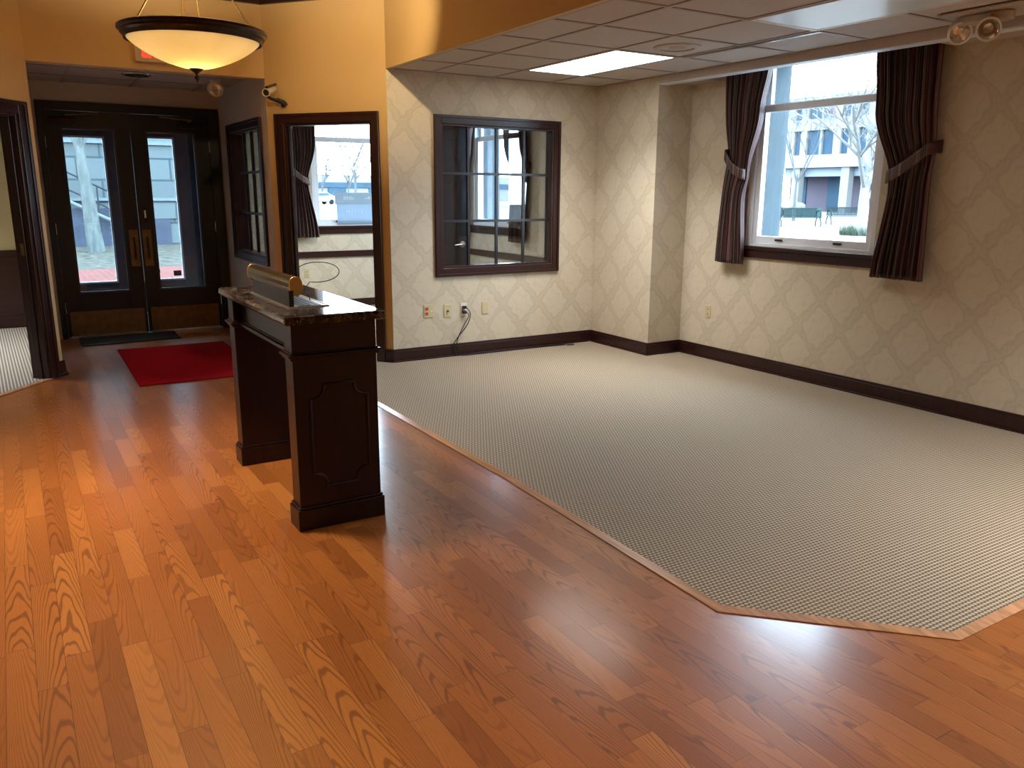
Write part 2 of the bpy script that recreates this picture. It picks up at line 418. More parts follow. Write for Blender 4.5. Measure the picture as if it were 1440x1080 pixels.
# ------------------------------------------------------------------ mesh helpers
class MB:
    def __init__(s): s.v, s.f, s.uv = [], [], None
    def add(s, vs, fs):
        o = len(s.v); s.v += [tuple(p) for p in vs]; s.f += [tuple(i+o for i in f) for f in fs]; return s
    def box(s, x0, x1, y0, y1, z0, z1):
        return s.add([(x0,y0,z0),(x1,y0,z0),(x1,y1,z0),(x0,y1,z0),(x0,y0,z1),(x1,y0,z1),(x1,y1,z1),(x0,y1,z1)],
                     [(3,2,1,0),(4,5,6,7),(0,1,5,4),(1,2,6,5),(2,3,7,6),(3,0,4,7)])
    def prism(s, poly, z0, z1):
        n = len(poly)
        return s.add([(x,y,z0) for x,y in poly]+[(x,y,z1) for x,y in poly],
                     [tuple(range(n-1,-1,-1)), tuple(range(n,2*n))]+[(i,(i+1)%n,n+(i+1)%n,n+i) for i in range(n)])
    def extrude(s, prof, fn, t0, t1):
        """prof: list of (a,b); fn(a,b,t)->xyz"""
        n = len(prof)
        return s.add([fn(a,b,t0) for a,b in prof]+[fn(a,b,t1) for a,b in prof],
                     [tuple(range(n-1,-1,-1)), tuple(range(n,2*n))]+[(i,(i+1)%n,n+(i+1)%n,n+i) for i in range(n)])
    def obox(s, A, B, t0, t1, z0, z1):
        """box along the ground line A->B, thickness t0..t1 measured to the right of A->B"""
        d = Vector((B[0]-A[0], B[1]-A[1])).normalized(); n = Vector((d.y, -d.x))
        P = [(A[0]+n.x*t0, A[1]+n.y*t0), (B[0]+n.x*t0, B[1]+n.y*t0), (B[0]+n.x*t1, B[1]+n.y*t1), (A[0]+n.x*t1, A[1]+n.y*t1)]
        if t1 > t0: P.reverse()
        return s.prism(P, z0, z1)
    def tube(s, pts, r, n=8, closed=False):
        pts = [Vector(p) for p in pts]; rs = r if isinstance(r, (list, tuple)) else [r]*len(pts)
        rings = []; up = None
        for i, p in enumerate(pts):
            a = pts[i-1] if i else pts[i]; b = pts[i+1] if i < len(pts)-1 else pts[i]
            d = (b-a)
            if d.length < 1e-9: d = Vector((0,0,1))
            d.normalize()
            if up is None:
                up = Vector((0,0,1)) if abs(d.z) < 0.9 else Vector((1,0,0))
            x = d.cross(up)
            if x.length < 1e-6: x = d.orthogonal()
            x.normalize(); yv = x.cross(d).normalized(); up = yv
            rings.append([p + (x*math.cos(2*PI*k/n) + yv*math.sin(2*PI*k/n))*rs[i] for k in range(n)])
        vs = [q for rg in rings for q in rg]; fs = []
        for i in range(len(pts)-1):
            for k in range(n):
                fs.append((i*n+k, i*n+(k+1)%n, (i+1)*n+(k+1)%n, (i+1)*n+k))
        fs.append(tuple(range(n-1,-1,-1))); fs.append(tuple(range((len(pts)-1)*n, len(pts)*n)))
        return s.add(vs, fs)
    def lathe(s, prof, c=(0,0,0), n=48, axis=None, closed=False):
        """prof: (r,z) list; axis: optional direction vector"""
        R = Matrix.Identity(3) if axis is None else Vector((0,0,1)).rotation_difference(Vector(axis)).to_matrix()
        vs = []; fs = []; c = Vector(c)
        for r, z in prof:
            for k in range(n):
                a = 2*PI*k/n; vs.append(c + R @ Vector((max(r,1e-5)*math.cos(a), max(r,1e-5)*math.sin(a), z)))
        m = len(prof)
        for i in range(m-1 if not closed else m):
            j = (i+1) % m
            for k in range(n):
                fs.append((i*n+k, i*n+(k+1)%n, j*n+(k+1)%n, j*n+k))
        return s.add(vs, fs)
    def grid(s, fn, nu, nv, thick=None):
        vs = [fn(i/nu, j/nv) for j in range(nv+1) for i in range(nu+1)]
        fs = [(j*(nu+1)+i, j*(nu+1)+i+1, (j+1)*(nu+1)+i+1, (j+1)*(nu+1)+i) for j in range(nv) for i in range(nu)]
        s.uv = [(i/nu, j/nv) for j in range(nv+1) for i in range(nu+1)]
        return s.add(vs, fs)

def obj(name, mb, mat, parent=None, bevel=0.0, smooth=False, local=False, solid=0.0, subsurf=0):
    me = bpy.data.meshes.new(name)
    off = Vector((0,0,0))
    if parent and not local:
        p = parent
        while p: off += p.location; p = p.parent
    me.from_pydata([Vector(p)-off for p in mb.v], [], mb.f)
    if mb.uv:
        ul = me.uv_layers.new(name='UVMap')
        for li, l in enumerate(me.loops): ul.data[li].uv = mb.uv[l.vertex_index]
    bm = bmesh.new(); bm.from_mesh(me); bmesh.ops.recalc_face_normals(bm, faces=bm.faces); bm.to_mesh(me); bm.free()
    if mat: me.materials.append(mat)
    o = bpy.data.objects.new(name, me); COL.objects.link(o)
    if parent: o.parent = parent
    if bevel:
        b = o.modifiers.new('bevel', 'BEVEL'); b.width = bevel; b.segments = 2; b.limit_method = 'ANGLE'; b.angle_limit = math.radians(40)
    if solid:
        q = o.modifiers.new('solid', 'SOLIDIFY'); q.thickness = solid; q.offset = 0
    if subsurf:
        q = o.modifiers.new('sub', 'SUBSURF'); q.levels = subsurf; q.render_levels = subsurf
    if smooth:
        me.polygons.foreach_set('use_smooth', [True]*len(me.polygons))
        try: me.set_sharp_from_angle(angle=math.radians(40))
        except Exception: pass
    return o

def tag(o, label, cat, group=None, kind=None):
    o['label'] = label; o['category'] = cat
    if group: o['group'] = group
    if kind: o['kind'] = kind
    return o

def thing(name, label, cat, loc=(0,0,0), rz=0.0, group=None):
    o = bpy.data.objects.new(name, None); COL.objects.link(o)
    o.empty_display_size = 0.1; o.location = loc; o.rotation_euler = (0,0,rz)
    return tag(o, label, cat, group)

def struct(name, mb, mat, parent=None, **k):
    o = obj(name, mb, mat, parent, **k)
    if not parent: o['kind'] = 'structure'
    return o

def sroot(name, loc=(0,0,0), rz=0.0):
    o = bpy.data.objects.new(name, None); COL.objects.link(o); o.location = loc; o.rotation_euler = (0,0,rz)
    o.empty_display_size = 0.1; o['kind'] = 'structure'; return o

def wall_mb(A, B, t0, t1, z0, z1, openings=()):
    """wall on A->B; openings (s0,s1,za,zb) by distance along A->B"""
    mb = MB(); A = Vector(A); B = Vector(B); L = (B-A).length; d = (B-A)/L
    ss = sorted({0.0, L, *[o[0] for o in openings], *[o[1] for o in openings]})
    zs = sorted({z0, z1, *[o[2] for o in openings], *[o[3] for o in openings]})
    for i in range(len(ss)-1):
        run = None
        for j in range(len(zs)-1):
            sm, zm = (ss[i]+ss[i+1])/2, (zs[j]+zs[j+1])/2
            hole = any(o[0] < sm < o[1] and o[2] < zm < o[3] for o in openings)
            if hole:
                if run: mb.obox(A+d*ss[i], A+d*ss[i+1], t0, t1, run[0], run[1]); run = None
            else:
                run = (run[0], zs[j+1]) if run else (zs[j], zs[j+1])
        if run: mb.obox(A+d*ss[i], A+d*ss[i+1], t0, t1, run[0], run[1])
    return mb

def casing_mb(A, B, s0, s1, za, zb, w, t, bottom=True, off=0.0):
    """picture-frame casing round an opening on wall A->B, standing t proud (to the right of A->B)"""
    mb = MB(); A = Vector(A); B = Vector(B); d = (B-A).normalized()
    P = lambda s: A + d*s
    zl = za-w if bottom else za
    mb.obox(P(s0-w), P(s0), off, off+t, zl, zb+w); mb.obox(P(s1), P(s1+w), off, off+t, zl, zb+w)
    mb.obox(P(s0), P(s1), off, off+t, zb, zb+w)
    if bottom: mb.obox(P(s0), P(s1), off, off+t, zl, za)
    e = w*0.28   # raised back band
    mb.obox(P(s0-w-0.004), P(s0-w+e), off, off+t+0.010, zl-(0.004 if bottom else 0), zb+w+0.004); mb.obox(P(s1+w-e), P(s1+w+0.004), off, off+t+0.010, zl-(0.004 if bottom else 0), zb+w+0.004)
    mb.obox(P(s0-w+e), P(s1+w-e), off, off+t+0.010, zb+w-e, zb+w+0.004)
    if bottom: mb.obox(P(s0-w+e), P(s1+w-e), off, off+t+0.010, zl-0.004, zl+e)
    return mb

def base_mb(A, B, t=0.0, h=0.125):
    mb = MB()
    mb.obox(A, B, t, t+0.016, 0.0, h-0.02); mb.obox(A, B, t, t+0.011, h-0.02, h); mb.obox(A, B, t+0.016, t+0.032, 0.0, 0.022)
    return mb

# ================================================================== LAYOUT
YB = 6.62          # wall with the interior window
XR = 5.44          # wall with the street window
XC = 5.04          # column face and ceiling fascia
VA = (2.087, 7.56) # corner vestibule / yellow wall
VB = (2.835, 6.62) # corner yellow / papered wall
LA = (0.27, 7.56)
LB = (-1.10, 5.78)
CZ = 2.5           # tiled ceiling
FZ = 3.18          # foyer ceiling
YO = 10.3          # facade line
YD = 9.43          # inner entrance doors

# ---- floors
struct('floor', MB().box(-4.2, 5.9, -4.2, 9.47, -0.12, 0.0), M['floor'])
car = struct('floor_carpet', MB().prism([(2.105,1.915),(2.66,1.36),(XR,1.36),(XR,5.73),(XC,5.73),(XC,YB),(2.835,YB),(2.82,6.70),(2.20,7.42),(2.165,5.4),(2.165,3.5)][::1], 0.0005, 0.010), M['carpet'])
tag(car, 'beige woven carpet with dark dots filling the wallpapered room', 'carpet')
struct('floor_office', MB().prism([(2.20,7.42),(2.82,6.70),(2.86,6.72),(XR,6.72),(XR,YO),(2.21,YO),(2.21,7.45)], 0.0005, 0.010), M['carpet'])
struct('floor_striped', MB().prism([(0.155,7.41),(0.20,7.50),(0.20,10.5),(-4.2,10.5),(-4.2,6.0),(-0.95,5.975)], 0.001, 0.008), M['striped'])
struct('floor_slab', MB().box(-4.2, 5.9, 9.47, 11.2, -0.12, -0.002), M['concrete'])
# wooden reducer strip round the carpet
pts = [(2.20,7.40),(2.165,5.4),(2.165,3.5),(2.105,1.915),(2.66,1.36),(XR,1.36)]
def offset_poly(pts, d):
    out = []
    for i, p in enumerate(pts):
        n = Vector((0, 0))
        segs = [(pts[k], pts[k+1]) for k in (i-1, i) if 0 <= k < len(pts)-1]
        ns = []
        for a, b in segs:
            e = (Vector(b)-Vector(a)).normalized(); ns.append(Vector((e.y, -e.x)))
        m_ = sum(ns, Vector((0, 0))).normalized()
        out.append(Vector(p) + m_*(d/max(m_.dot(ns[0]), 0.3)))
    return out
rb = MB()
inn, ou = offset_poly(pts, -0.003), offset_poly(pts, 0.036)
for k_ in range(len(pts)-1):
    q = [inn[k_], inn[k_+1], ou[k_+1], ou[k_]]
    zt = (0.0108, 0.0108, 0.004, 0.004)
    rb.add([(p.x, p.y, 0.0) for p in q]+[(p.x, p.y, z) for p, z in zip(q, zt)], [(3,2,1,0),(4,5,6,7),(0,1,5,4),(1,2,6,5),(2,3,7,6),(3,0,4,7)])
struct('trim_1', rb, M['reducer'])
struct('trim_2', MB().obox((0.17,7.43),(-0.95,5.975), -0.02, 0.03, 0.0, 0.011), M['reducer'], bevel=0.003)

# ---- ceilings
tl = MB().box(2.87, XC, -4.2, YB, CZ+0.006, CZ+0.03)
struct('ceiling', tl, M['tile'])
g = MB()
gx = [3.25, 3.86, 4.47]
gy = [6.09-0.61*i for i in range(17)]
for x in gx: g.box(x-0.012, x+0.012, -4.2, YB, CZ, CZ+0.006)
for y in gy:
    xs = [2.87]+gx+[XC]
    for a, b in zip(xs, xs[1:]): g.box(a+0.012, b-0.012, y-0.012, y+0.012, CZ, CZ+0.006)
g.box(2.87, 2.895, -4.2, YB, CZ-0.001, CZ+0.006); g.box(XC-0.022, XC, -4.2, YB, CZ-0.001, CZ+0.006); g.box(2.895, XC-0.022, YB-0.022, YB, CZ-0.001, CZ+0.006)
struct('trim_3', g, M['grid'])
struct('ceiling_foyer', MB().prism([(-1.2,-4.2),(2.87,-4.2),(2.87,6.7),VA,(LA[0],7.56),(-1.2,5.6)], FZ, FZ+0.05), M['foyer_dark'])
# soffit between foyer and tiled room
struct('wall_soffit', MB().box(2.835, 2.87, -4.2, 6.66, CZ-0.002, FZ), M['yellow'])
# fascia + curtain pocket along the street wall
fa = MB().box(XC, XC+0.03, -4.2, 5.73, 2.442, CZ+0.03)
struct('trim_4', fa, M['tile'])
struct('trim_14', MB().box(XC+0.006, XC+0.10, -4.2, 5.73, 2.434, 2.441), M['white_vinyl'])
pk = MB().box(XC+0.03, XR, 5.38, 5.73, 2.455, 2.52).box(XC+0.03, XR, -4.2, 3.30, 2.455, 2.52).box(XC+0.03, XR+0.02, 3.30, 5.38, 2.66, 2.70)
struct('ceiling_pocket', pk, M['tile'])
# crown moulding in the foyer
def crown(pts, nm):
    mb = MB()
    for a, b in zip(pts, pts[1:]):
        d = (Vector(b)-Vector(a)).normalized(); e = d*0.05
        a2, b2 = Vector(a)-e*0, Vector(b)+e*0
        mb.obox(a2, b2, 0.0, 0.03, 3.065, FZ); mb.obox(a2, b2, 0.03, 0.075, 3.10, FZ); mb.obox(a2, b2, 0.075, 0.12, 3.135, FZ)
    struct(nm, mb, M['mahogany_h'])
crown([LB, LA, VA, (2.835,6.62), (2.835,-4.2)], 'trim_5')

# ---- walls
wl = wall_mb((XC, YB), (2.835, YB), -0.10, 0.0, 0, 2.56, [(XC-4.60+0.07, XC-3.267-0.07, 0.826, 2.087)])
# A->B runs toward -x, right-hand side is +y: flip so that the room face sits on YB
wl = wall_mb((2.835, YB), (XR+0.1, YB), -0.10, 0.0, 0, 2.56, [(3.337-2.835, 4.53-2.835, 0.826, 2.087)])
struct('wall_back', wl, M['paper'])
struct('wall_column', MB().box(XC, XR+0.02, 5.73, YB, 0, 2.53), M['paper'])
# street wall: papered layer with two windows, then stone outer layer
WZ0, WZ1 = 1.07, 2.62
SW = [(3.74, 4.98), (8.62, 9.86)]
def street_open(off): return [(y0-off, y1-off, WZ0, WZ1) for y0, y1 in SW]
struct('wall_right', wall_mb((XR, -4.2), (XR, YO), 0.0, 0.06, 0, 2.75, [(y0+4.2, y1+4.2, WZ0, WZ1) for y0, y1 in SW]), M['paper'])
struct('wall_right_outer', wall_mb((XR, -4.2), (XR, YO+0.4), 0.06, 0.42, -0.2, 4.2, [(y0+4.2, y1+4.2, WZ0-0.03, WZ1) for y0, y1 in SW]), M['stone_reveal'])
# yellow wall (foyer side yellow, office side papered)
LY = (Vector(VB)-Vector(VA)).length
dy = (Vector(VB)-Vector(VA)).normalized()
s_door0, s_door1, z_door = 0.165, 1.045, 2.085
op = [(s_door0, s_door1, -0.1, z_door)]
struct('wall_yellow', wall_mb(VA, VB, -0.05, 0.0, 0, FZ, op), M['yellow'])
struct('wall_yellow_inner', wall_mb(VA, VB, -0.10, -0.05, 0, 2.56, op), M['paper'])
# small yellow return where the angled wall meets the papered one
# vestibule
struct('wall_header', MB().box(LA[0], VA[0], 7.56, 7.68, 2.465, FZ), M['yellow'])
struct('wall_vestibule_right', wall_mb((VA[0], YD+0.1), (VA[0], 7.56), -0.05, 0.0, 0, 2.56, [(YD+0.1-8.985, YD+0.1-7.825, 0.88, 2.085)]), M['taupe'])
struct('wall_vestibule_office', wall_mb((VA[0]+0.05, YO), (VA[0]+0.05, 7.60), -0.07, 0.0, 0, 2.56, [(YO-8.985, YO-7.825, 0.88, 2.085)]), M['paper'])
struct('wall_vestibule_left', MB().box(0.19, 0.27, 7.56, YD+0.1, 0, FZ), M['taupe'])
struct('wall_left_room_side', MB().box(0.13, 0.19, 7.50, 10.5, 0, 2.6), M['cream'])
struct('ceiling_vestibule', MB().box(0.27, VA[0], 7.68, YD, 2.53, 2.57), M['tile'])
vg = MB()
for y in (7.95, 8.25, 8.86): vg.box(0.27, VA[0], y-0.012, y+0.012, 2.524, 2.53)
for x in (0.62, 1.23, 1.84):
    for a, b in zip((7.68, 7.962, 8.262, 8.872), (7.938, 8.238, 8.848, YD)): vg.box(x-0.012, x+0.012, a, b, 2.524, 2.53)
struct('trim_6', vg, M['grid'])
struct('wall_vestibule_back', wall_mb((0.19, YD), (VA[0]+0.05, YD), -0.10, 0.0, 0, 2.6, [(0.366-0.19, 2.073-0.19, -0.1, 2.35)]), M['taupe'])
# left angled wall with doorway
LL = (Vector(LB)-Vector(LA)).length
lo = [(0.17, 1.06, -0.1, 2.06)]
struct('wall_left', wall_mb(LB, LA, -0.06, 0.0, 0, FZ, [(LL-1.06, LL-0.17, -0.1, 2.06)]), M['yellow'])
struct('wall_left_inner', wall_mb(LB, LA, -0.13, -0.06, 0, 2.6, [(LL-1.06, LL-0.17, -0.1, 2.06)]), M['cream'])
struct('wall_left_side', MB().box(-1.20, -1.10, -4.2, 5.80, 0, FZ), M['yellow'])
struct('wall_rear', MB().box(-1.2, XR+0.1, -4.3, -4.2, 0, FZ), M['yellow'])
# room beyond the left doorway
struct('wall_left_far', MB().box(-4.3, 0.19, 10.5, 10.6, 0, 2.6), M['cream'])
wc = MB().box(-4.3, 0.13, 10.475, 10.5, 0, 0.80).box(-4.3, 0.13, 10.45, 10.5, 0.80, 0.86).box(-4.3, 0.13, 10.455, 10.5, 0, 0.14)
struct('trim_7', wc, M['mahogany_h'])
struct('wall_left_end', MB().box(-4.3, -4.2, 5.0, 10.6, 0, 2.6), M['cream'])
struct('wall_left_return', MB().box(-4.3, -1.2, 5.55, 5.62, 0, 2.6), M['cream'])
struct('ceiling_left_room', MB().prism([(-4.3,5.6),(-1.12,5.6),(0.20,7.6),(0.20,10.6),(-4.3,10.6)], 2.6, 2.64), M['tile'])
# office
struct('ceiling_office', MB().prism([(2.14,7.6),(2.80,6.70),(XR,6.70),(XR,YO),(2.14,YO)], 2.56, 2.6), M['tile'])
FW = (3.36, 4.60)
struct('wall_office_far', wall_mb((2.137, YO), (XR, YO), -0.06, 0.0, 0, 2.75, [(FW[0]-2.137, FW[1]-2.137, WZ0, WZ1-0.1)]), M['paper'])
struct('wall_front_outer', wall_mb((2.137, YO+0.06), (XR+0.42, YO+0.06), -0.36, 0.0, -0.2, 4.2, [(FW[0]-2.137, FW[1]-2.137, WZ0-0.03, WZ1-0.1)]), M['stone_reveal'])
rl = MB().box(2.21, XR, YO-0.022, YO, 0.67, 0.75)
struct('trim_8', rl, M['mahogany_h'], bevel=0.004)
struct('trim_9', MB().box(XR-0.022, XR, 6.75, YO-0.022, 0.67, 0.75), M['mahogany'], bevel=0.004)
# passage between the inner and outer entrance doors
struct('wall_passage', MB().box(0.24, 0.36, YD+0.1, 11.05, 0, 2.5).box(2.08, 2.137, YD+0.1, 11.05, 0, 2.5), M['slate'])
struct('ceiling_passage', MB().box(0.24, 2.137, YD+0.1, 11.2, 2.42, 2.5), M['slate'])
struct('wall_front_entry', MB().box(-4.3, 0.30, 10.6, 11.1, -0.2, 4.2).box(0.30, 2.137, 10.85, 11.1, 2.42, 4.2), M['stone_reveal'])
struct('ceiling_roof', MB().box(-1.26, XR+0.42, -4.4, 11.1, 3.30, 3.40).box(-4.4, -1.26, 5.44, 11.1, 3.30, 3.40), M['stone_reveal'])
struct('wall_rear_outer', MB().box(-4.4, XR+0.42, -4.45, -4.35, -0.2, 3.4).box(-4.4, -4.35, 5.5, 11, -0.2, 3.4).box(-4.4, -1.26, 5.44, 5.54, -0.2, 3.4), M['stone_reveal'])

# ---- baseboards
struct('baseboard_back', base_mb((2.835-0.01, YB), (XC, YB)), M['mahogany_h'], bevel=0.002)
b2 = base_mb((XC, YB-0.0), (XC, 5.73-0.0)); 
struct('baseboard_column', b2, M['mahogany'], bevel=0.002)
struct('baseboard_return', base_mb((XC-0.032, 5.73), (XR, 5.73)), M['mahogany_h'], bevel=0.002)
struct('baseboard_right', base_mb((XR, 5.73-0.0), (XR, -4.2)), M['mahogany'], bevel=0.002)
P = lambda s: Vector(VA)+dy*s
struct('baseboard_yellow', base_mb(P(s_door1+0.075), P(LY+0.01)), M['mahogany_h'], bevel=0.002)
struct('baseboard_yellow_left', base_mb(P(0.0), P(s_door0-0.075)), M['mahogany_h'], bevel=0.002)
dl = (Vector(LB)-Vector(LA)).normalized(); Q = lambda s: Vector(LA)+dl*s
struct('baseboard_left', base_mb(Q(0.075), Q(-0.012)), M['mahogany_h'], bevel=0.002)
struct('baseboard_vestibule_left', MB().box(0.27, 0.286, 7.56, YD, 0, 0.125).box(0.286, 0.30, 7.56, YD, 0, 0.02), M['mahogany'], bevel=0.002)
struct('baseboard_vestibule_right', MB().box(VA[0]-0.016, VA[0], 7.58, YD, 0, 0.125), M['mahogany'], bevel=0.002)
struct('baseboard_office', MB().box(2.21, XR, YO-0.018, YO, 0, 0.11).box(XR-0.018, XR, 6.75, YO-0.018, 0, 0.11), M['mahogany_h'], bevel=0.002)

# ---- door casings
cs = casing_mb(VA, VB, s_door0, s_door1, 0, z_door, 0.075, 0.018, bottom=False)
cs.obox(P(s_door0), P(s_door0+0.02), -0.10, 0.0, 0, z_door); cs.obox(P(s_door1-0.02), P(s_door1), -0.10, 0.0, 0, z_door); cs.obox(P(s_door0+0.02), P(s_door1-0.02), -0.10, 0.0, z_door-0.02, z_door)
cs.obox(P(s_door0+0.02), P(s_door0+0.032), -0.075, -0.035, 0, z_door-0.02)
struct('trim_10', cs, M['mahogany'], bevel=0.003)
cl = casing_mb(LB, LA, LL-1.06, LL-0.17, 0, 2.06, 0.09, 0.018, bottom=False)
cl.obox(Q(0.19), Q(0.17), -0.14, 0.0, 0, 2.06); cl.obox(Q(1.06), Q(1.04), -0.14, 0.0, 0, 2.06); cl.obox(Q(1.04), Q(0.19), -0.14, 0.0, 2.04, 2.06)
cl.obox(Q(0.202), Q(0.19), -0.10, -0.05, 0, 2.04)
struct('trim_11', cl, M['mahogany'], bevel=0.003)
sp = MB().obox(Q(0.2065), Q(0.2015), -0.088, -0.062, 1.00, 1.09)
tag(obj('strike_plate', sp, M['brass_dull']), 'small brass strike plate on the dark jamb of the left doorway', 'strike plate')

# ---- interior window (papered wall) and vestibule side window: frame, muntins, glass
def lite_window(name, A, B, s0, s1, za, zb, cols, rows, depth, mframe):
    root = sroot(name)
    A = Vector(A); B = Vector(B); d = (B-A).normalized(); Pp = lambda s: A+d*s
    mb = casing_mb(A, B, s0, s1, za, zb, 0.07, 0.016)
    t = 0.018
    mb.obox(Pp(s0), Pp(s0+t), -depth, 0.0, za, zb); mb.obox(Pp(s1-t), Pp(s1), -depth, 0.0, za, zb)
    mb.obox(Pp(s0+t), Pp(s1-t), -depth, 0.0, zb-t, zb); mb.obox(Pp(s0+t), Pp(s1-t), -depth, 0.0, za, za+t)
    obj('window_frame', mb, mframe, root, bevel=0.003)
    mu = MB(); m0, m1 = -depth*0.70, -depth*0.46
    for i in range(1, cols):
        s = s0+(s1-s0)*i/cols; mu.obox(Pp(s-0.0115), Pp(s+0.0115), m0, m1, za+t, zb-t)
    for j in range(1, rows):
        z = za+(zb-za)*j/rows
        for i in range(cols):
            a = s0+(s1-s0)*i/cols+(0.0115 if i else t); b = s0+(s1-s0)*(i+1)/cols-(0.0115 if i < cols-1 else t)
            mu.obox(Pp(a), Pp(b), m0, m1, z-0.0115, z+0.0115)
    obj('muntins', mu, M['panel_door'], root)
    gm = -depth*0.58
    obj('pane', MB().obox(Pp(s0+t), Pp(s1-t), gm-0.002, gm+0.002, za+t, zb-t), M['glass_in'], root)
    # casing on the far side
    obj('back_casing', casing_mb(B, A, (B-A).length-s1, (B-A).length-s0, za, zb, 0.07, 0.016, off=depth), mframe, root)
    return root
lite_window('window_1', (2.835, YB), (XC, YB), 3.337-2.835, 4.53-2.835, 0.826, 2.087, 4, 3, 0.10, M['mahogany'])
lite_window('window_2', (VA[0], 9.53), (VA[0], 7.56), 9.53-8.985, 9.53-7.825, 0.88, 2.085, 4, 3, 0.12, M['mahogany'])

# ---- double-hung sash windows on the outer walls
def sash_window(name, A, B, z0, z1, zmeet):
    """opening A->B with the room on the right-hand side; sash sits in the wall"""
    root = sroot(name)
    A = Vector(A); B = Vector(B); d = (B-A).normalized(); L = (B-A).length; Pp = lambda s: A+d*s
    fr = MB(); w = 0.045
    fr.obox(Pp(0), Pp(w), -0.14, -0.01, z0, z1); fr.obox(Pp(L-w), Pp(L), -0.14, -0.01, z0, z1)
    fr.obox(Pp(w), Pp(L-w), -0.14, -0.01, z1-w, z1); fr.obox(Pp(w), Pp(L-w), -0.14, -0.01, z0, z0+0.025)
    obj('window_frame', fr, M['white_vinyl'], root, bevel=0.003)
    lo = MB(); q = 0.05
    a, b = w, L-w
    lo.obox(Pp(a), Pp(a+q), -0.07, -0.03, z0+0.025, zmeet); lo.obox(Pp(b-q), Pp(b), -0.07, -0.03, z0+0.025, zmeet)
    lo.obox(Pp(a+q), Pp(b-q), -0.07, -0.03, z0+0.025, z0+0.085); lo.obox(Pp(a+q), Pp(b-q), -0.07, -0.03, zmeet-0.055, zmeet)
    s = obj('lower_sash', lo, M['white_vinyl'], root, bevel=0.003)
    obj('pane', MB().obox(Pp(a+q), Pp(b-q), -0.052, -0.048, z0+0.085, zmeet-0.055), M['glass'], s)
    for k in (0.27, 0.73):
        obj('sash_lift', MB().obox(Pp(L*k-0.035), Pp(L*k+0.035), -0.03, -0.018, z0+0.05, z0+0.066), M['graymetal'], s)
    up = MB()
    up.obox(Pp(a), Pp(a+q), -0.12, -0.08, zmeet-0.04, z1-w); up.obox(Pp(b-q), Pp(b), -0.12, -0.08, zmeet-0.04, z1-w)
    up.obox(Pp(a+q), Pp(b-q), -0.12, -0.08, z1-w-0.04, z1-w); up.obox(Pp(a+q), Pp(b-q), -0.12, -0.08, zmeet-0.04, zmeet+0.012)
    s = obj('upper_sash', up, M['white_vinyl'], root, bevel=0.003)
    obj('pane', MB().obox(Pp(a+q), Pp(b-q), -0.102, -0.098, zmeet+0.012, z1-w-0.04), M['glass'], s)
    # dark stool and apron under the window
    st = MB(); st.obox(Pp(-0.05), Pp(L+0.05), -0.01, 0.035, z0-0.03, z0); st.obox(Pp(-0.04), Pp(L+0.04), 0.0, 0.02, z0-0.10, z0-0.03)
    obj('window_sill', st, M['mahogany'], root, bevel=0.004)
    return root
for i, (y0, y1) in enumerate(SW): sash_window('window_%d' % (i+3), (XR, y1), (XR, y0), WZ0, WZ1, 2.215)
sash_window('window_5', (FW[0], YO), (FW[1], YO), WZ0, WZ1-0.1, 2.17)

# ---- curtains
def curtain(label, base, along, normal, ztop, zbot, outer, inner, ztie_in, ztie_out, group, folds=9, seed=0):
    """base: point on the wall; along: unit vec; outer/inner: functions of z -> distance along"""
    rnd = random.Random(seed)
    ph = [rnd.uniform(0, 6.28) for _ in range(4)]
    base = Vector(base); along = Vector(along); normal = Vector(normal)
    root = thing('curtain', label, 'curtain', tuple(base + along*(outer(ztop)+inner(ztop))*0.5), 0, group)
    def fn(u, v):
        z = zbot + (ztop-zbot)*v
        o, i = outer(z), inner(z)
        s = o + (i-o)*u
        zt = ztie_out + (ztie_in-ztie_out)*u
        pinch = math.exp(-((z-zt)/0.16)**2)
        amp = 0.030*(1-0.55*pinch)
        dd = 0.075 + amp*math.sin(2*PI*folds*u+ph[0]+0.5*math.sin(3*v+ph[1])) + 0.010*math.sin(2*PI*2.3*u+ph[2]) - 0.02*pinch
        hem = 0.006*math.sin(2*PI*folds*u+ph[0]) if v == 0 else 0
        p = base + along*(s + 0.006*math.sin(2*PI*folds*u+ph[3])) + normal*dd
        return (p.x, p.y, z+hem)
    obj('drape', MB().grid(fn, 110, 44), M['curtain'], root, smooth=True, solid=0.004)
    # tieback band wrapped round the gathered cloth, with a pointed outer end
    def band(u, v):
        zt = ztie_out + (ztie_in-ztie_out)*u
        zc = ztie_out + (ztie_in-ztie_out)*u - 0.03*math.sin(PI*u)
        o, i = outer(zt), inner(zt)
        s = o + (i-o)*u
        e = 0.02
        s += (-e if u < 0.02 else (e if u > 0.98 else 0))
        dd = 0.112 + 0.028*math.sin(PI*u) - (0.06 if u > 0.98 else 0) - (0.09 if u < 0.02 else 0)
        p = base + along*s + normal*dd
        return (p.x, p.y, zc + (v-0.5)*0.085)
    mb = MB().grid(band, 24, 4); mb.uv = [(0.1+a*0.55, 0.4+b*0.05) for a, b in mb.uv]
    obj('tieback', mb, M['curtain'], root, smooth=True, solid=0.008)
    return root
def lerp_pts(pts):
    def f(z):
        if z >= pts[0][0]: return pts[0][1]
        for (za, a), (zb, b) in zip(pts, pts[1:]):
            if z >= zb:
                t = (za-z)/(za-zb); t = t*t*(3-2*t); return a+(b-a)*t
        return pts[-1][1]
    return f
k = 0.983
curtain('long striped maroon curtain tied back at the left side of the street window', (XR, 0, 0), (0,1,0), (-1,0,0), 2.56, 0.915,
        lerp_pts([(2.56,5.32*k),(1.75,5.275*k),(0.9,5.325*k)]), lerp_pts([(2.56,4.84*k),(2.15,4.91*k),(1.66,5.035*k),(1.5,5.06*k),(0.9,5.025*k)]), 1.66, 1.84, 'street window curtains', 8, 1)
